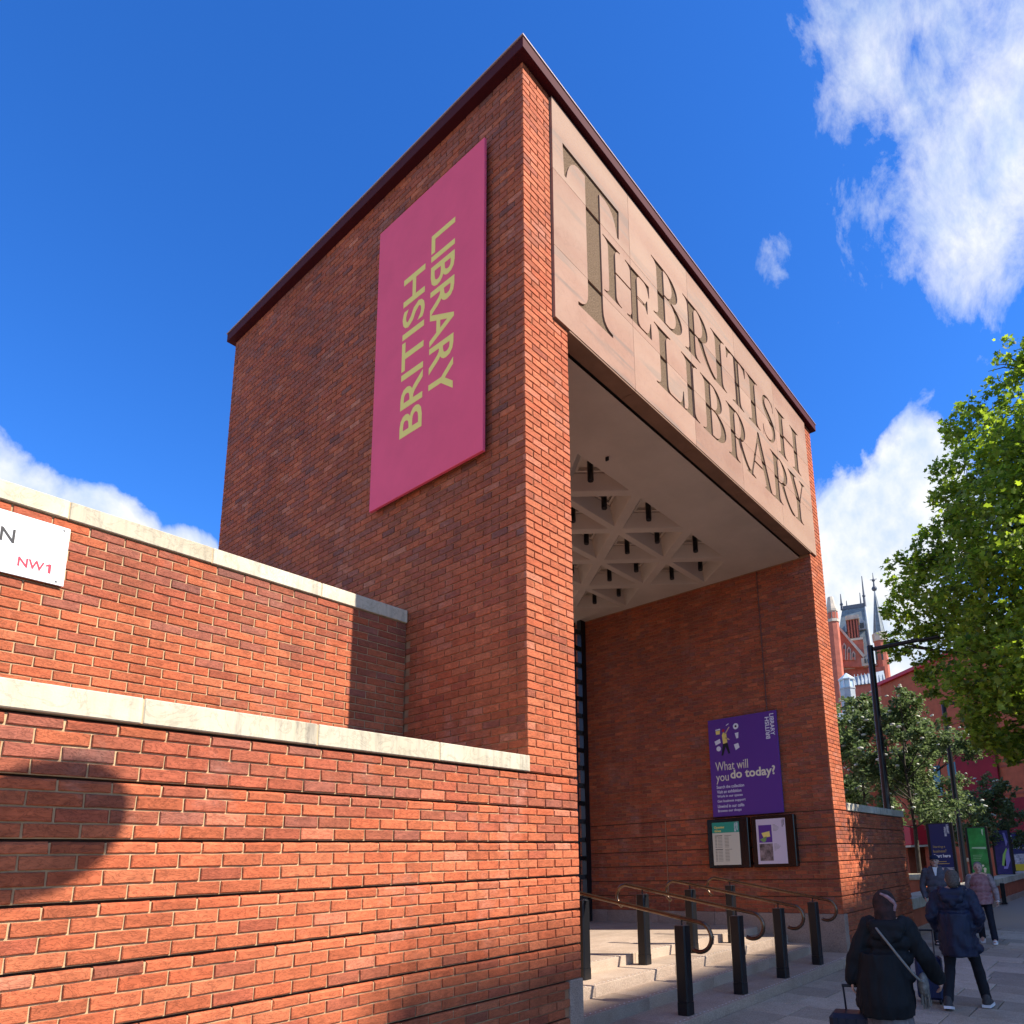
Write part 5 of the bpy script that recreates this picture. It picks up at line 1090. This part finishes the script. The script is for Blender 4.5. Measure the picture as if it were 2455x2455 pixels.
# wheeled case in the left hand
def case(loc, rz, lb, w_, d_, h_, mt, tilt, hx, hlen, wheelr=.035):
    c_ = thing('suitcase', lb, 'suitcase', loc, rz); q = MB().box(-w_/2, w_/2, -d_/2, d_/2, .05, h_, bev=.035); body = q.build('shell', mt, c_)
    for i in range(4): x = -w_/2+w_*(i+1)/5; MB().box(x-.006, x+.006, -d_/2-.005, d_/2+.005, .08, h_-.03, bev=.003).build('rib', mt, c_)
    for sx in (-1, 1):
        for sy in (-1, 1): MB().lathe([(wheelr, -.012), (wheelr, .012)], (0, 0, 0), 12).build('wheel', M['black'], c_).matrix_local = Matrix.Translation((sx*(w_/2-.05), sy*(d_/2-.04), wheelr)) @ Matrix.Rotation(R(90), 4, 'Y')
    hm = mat('handle_alloy', (.09, .09, .11), .35, metal=.8)
    for sx in (-1, 1): MB().tube([(sx*hx, d_/2-.03, h_-.01), (sx*hx, d_/2-.03+tilt*.3, h_+hlen)], .0085, 8).build('handle_rod', hm, c_)
    MB().tube([(-hx-.01, d_/2-.03+tilt*.3, h_+hlen), (hx+.01, d_/2-.03+tilt*.3, h_+hlen)], .013, 8).build('handle_grip', M['black'], c_); return c_
hw_ = Matrix.Rotation(walkdir(11), 4, 'Z') @ Vector((-.345, .02, 0)); case((wx+hw_.x, wy+hw_.y, gz(wx, wy)), walkdir(11), 'black wheeled case with raised handle at the bottom edge', .36, .24, .50, mat('black_case_shell', (.014, .017, .03), .4), -.22, .06, .205)
# --- man in navy coat
mx, my = 5.08, -2.27; mz = gz(mx, my); t = thing('person', 'person in navy hooded coat and dark trousers walking away', 'person', (mx, my, mz), walkdir(6))
J = dict(head=(.02, .03, 1.50), neck=(0, 0, 1.37), pelvis=(0, 0, .86), sh_l=(-.175, 0, 1.31), el_l=(-.265, -.02, 1.05), wr_l=(-.20, .12, .90), sh_r=(.175, 0, 1.31), el_r=(.265, -.03, 1.05), wr_r=(.20, .13, .90),
         hip_l=(-.085, 0, .84), kn_l=(-.125, .03, .47), an_l=(-.165, -.20, .09), hip_r=(.085, 0, .84), kn_r=(.16, .16, .48), an_r=(.215, .20, .085))
figure(t, J, skin2, 1.0, face=False)
navyc = mat('navy_coat', (.007, .011, .032), .62, var=.4, scale=5, spec=.4); b = MB()
for (z, rx, ry) in ((1.30, .20, .13), (1.19, .215, .15), (1.06, .22, .16), (.92, .225, .165), (.78, .23, .17), (.69, .235, .175)): b.ball((0, 0, z), 1, 14, 0, (rx, ry, .11))
b.lathe([(.205, .60), (.215, .72), (.20, .9), (.19, 1.1)], (0, 0, 0), 18); b.ball((.20, .02, .68), .085, 10, 0, (.8, 1, .8))
for sd in 'lr': capsule(b, J['sh_'+sd], .082, J['el_'+sd], .075); capsule(b, J['el_'+sd], .077, J['wr_'+sd], .065)
capsule(b, (-.14, -.01, 1.32), .075, (.14, -.01, 1.32), .075); solid('coat', b, navyc, t, .010, 9, .030, (8, 8, 7), 13, .6)
hdn = MB(); capsule(hdn, (-.10, -.10, 1.335), .055, (.10, -.10, 1.335), .055); capsule(hdn, (-.075, -.125, 1.265), .055, (.075, -.125, 1.265), .055); capsule(hdn, (-.12, .0, 1.385), .045, (-.09, -.09, 1.35), .05); capsule(hdn, (.12, .0, 1.385), .045, (.09, -.09, 1.35), .05); capsule(hdn, (0, -.14, 1.21), .045, (0, -.13, 1.25), .05)
solid('hood', hdn, navyc, t, .009, 10, .014, (12, 12, 10), 14, .5)
b = MB(); b.ball((.02, .012, 1.515), .098, 16, 0, (.86, 1.0, 1.04)); b.ball((.02, -.03, 1.46), .078, 12, 0, (.95, .9, 1.0)); solid('hair', b, mat('grey_brown_hair', (.055, .042, .034), .8, var=.5, scale=60, col2=(.13, .105, .085)), t, .008, 2, .004, (60, 60, 20), 3, .5)
MB().ball((.022, .02, 1.570), .052, 12, 0, (1, 1.1, .95)).build('bald_crown', skin2, t)
legs(t, J, mat('black_trousers', (.008, .009, .013), .8, var=.3, scale=8), .088, hem=.058, seed=5)
grey_shoe = mat('grey_trainer', (.055, .05, .048), .8, var=.3, scale=30); wsole = mat('white_sole', (.72, .70, .68), .6)
shoe(t, (-.165, -.22, .02), 0, 1.02, grey_shoe, wsole, R(-12)); shoe(t, (.22, .18, 0), R(-10), 1.02, grey_shoe, wsole)
hw_ = Matrix.Rotation(walkdir(6), 4, 'Z') @ Vector((-.38, .16, 0)); case((mx+hw_.x, my+hw_.y, mz), walkdir(6), 'blue wheeled suitcase beside the person in the navy coat', .30, .22, .56, mat('blue_case_shell', (.012, .022, .075), .5, var=.2, scale=9), .05, .07, .30)
# --- woman in pink top, facing
fx, fy = 12.0, -1.47; t = thing('person', 'person in pink patterned top and dark trousers walking this way', 'person', (fx, fy, gz(fx, fy)), walkdir(180+6))
J = dict(head=(0, .02, 1.52), neck=(0, 0, 1.385), pelvis=(0, 0, .86), sh_l=(-.18, 0, 1.32), el_l=(-.265, -.01, 1.06), wr_l=(-.29, .06, .86), sh_r=(.18, 0, 1.32), el_r=(.25, -.03, 1.07), wr_r=(.26, .05, .86), hd_l=(-.02, .12, -1), hd_r=(.02, .12, -1),
         hip_l=(-.09, 0, .85), kn_l=(-.12, .06, .47), an_l=(-.15, .12, .08), hip_r=(.09, 0, .85), kn_r=(.09, .02, .47), an_r=(.08, -.12, .10))
figure(t, J, skin2, 1.0)
pinkm = mat('pink_blotched_top', (.22, .075, .085), .8, var=.5, scale=7, col2=(.36, .22, .22), dist=1.2); b = MB()
for (z, rx, ry, yo) in ((1.30, .19, .12, 0), (1.20, .205, .15, .02), (1.08, .215, .17, .03), (.96, .225, .175, .03), (.86, .23, .17, .02)): b.ball((0, yo, z), 1, 14, 0, (rx, ry, .11))
b.lathe([(.21, .78), (.205, .92)], (0, .01, 0), 18); solid('top', b, pinkm, t, .012, 5, .016, (9, 9, 5), 23, .5)
slv = mat('grey_pattern_sleeve', (.17, .13, .14), .8, var=.6, scale=16, col2=(.34, .28, .28))
for sd in 'lr': b = MB(); capsule(b, J['sh_'+sd], .072, J['el_'+sd], .062); capsule(b, J['el_'+sd], .062, J['wr_'+sd], .05); solid('sleeve', b, slv, t, .011, 3, .010, (14, 14, 12), 24, .5); w_ = Vector(J['wr_'+sd]); MB().tube([w_-Vector((0, 0, .0)), w_-Vector((0, -.004, .035))], .043, 12).build('cuff', M['white'], t)
b = MB(); b.ball((0, -.005, 1.545), .098, 16, 0, (.88, .98, 1.0)); b.ball((0, -.03, 1.49), .085, 12, 0, (.98, .8, 1.0)); solid('hair', b, mat('short_grey_hair', (.19, .17, .16), .8, var=.4, scale=50), t, .008, 2, .005, (50, 50, 20), 6, .5)
legs(t, J, mat('dark_jeans', (.010, .012, .022), .8, var=.3, scale=8), .092, hem=.066, seed=8); shoe(t, (-.15, .10, 0), 0, 1, M['white'], wsole); shoe(t, (.08, -.14, .02), 0, 1, M['white'], wsole, R(-12))
# --- man in cap, facing
ax_, ay_ = 11.25, -.80; t = thing('person', 'person in navy cap and grey zip jacket walking this way', 'person', (ax_, ay_, gz(ax_, ay_)), walkdir(180+10))
J = dict(head=(0, .03, 1.655), neck=(0, .01, 1.50), pelvis=(0, 0, .95), sh_l=(-.195, 0, 1.44), el_l=(-.27, -.03, 1.16), wr_l=(-.24, .07, .94), sh_r=(.195, 0, 1.44), el_r=(.28, -.03, 1.16), wr_r=(.25, .06, .94),
         hip_l=(-.09, 0, .93), kn_l=(-.10, .05, .51), an_l=(-.11, -.08, .10), hip_r=(.09, 0, .93), kn_r=(.10, .10, .51), an_r=(.11, .12, .08))
figure(t, J, skin2, 1.03)
jk = mat('grey_zip_jacket', (.085, .082, .10), .85, var=.2, scale=10); b = MB()
for (z, rx, ry, yo) in ((1.43, .20, .125, 0), (1.32, .215, .145, .01), (1.20, .22, .155, .02), (1.07, .22, .16, .02), (.97, .215, .155, .01)): b.ball((0, yo, z), 1, 14, 0, (rx, ry, .12))
for sd in 'lr': capsule(b, J['sh_'+sd], .078, J['el_'+sd], .068); capsule(b, J['el_'+sd], .068, J['wr_'+sd], .055)
capsule(b, (-.08, .0, 1.50), .06, (.08, .0, 1.50), .06); solid('jacket', b, jk, t, .012, 5, .016, (10, 10, 6), 33, .5)
MB().prism([(-.045, 1.53), (.045, 1.53), (.012, 1.36), (-.012, 1.36)], 'y', .10, .152).build('shirt', M['white'], t)
b = MB(); b.ball((0, .012, 1.70), .100, 16, 0, (.90, 1.05, .82)); solid('cap', b, mat('navy_cap', (.012, .018, .05), .8), t, .008, 2, 0, dec=.5); MB().prism([(-.075, .09), (.075, .09), (.06, .165), (0, .185), (-.06, .165)], 'z', 1.690, 1.702).build('cap_peak', mat('navy_peak', (.012, .018, .05), .8), t)
legs(t, J, mat('dark_chinos', (.02, .022, .03), .8, var=.2, scale=8), .092, hem=.064, seed=9); shoe(t, (-.11, -.10, .02), 0, 1.05, dark_shoe, dark_shoe, R(-10)); shoe(t, (.11, .10, 0), 0, 1.05, dark_shoe, dark_shoe)
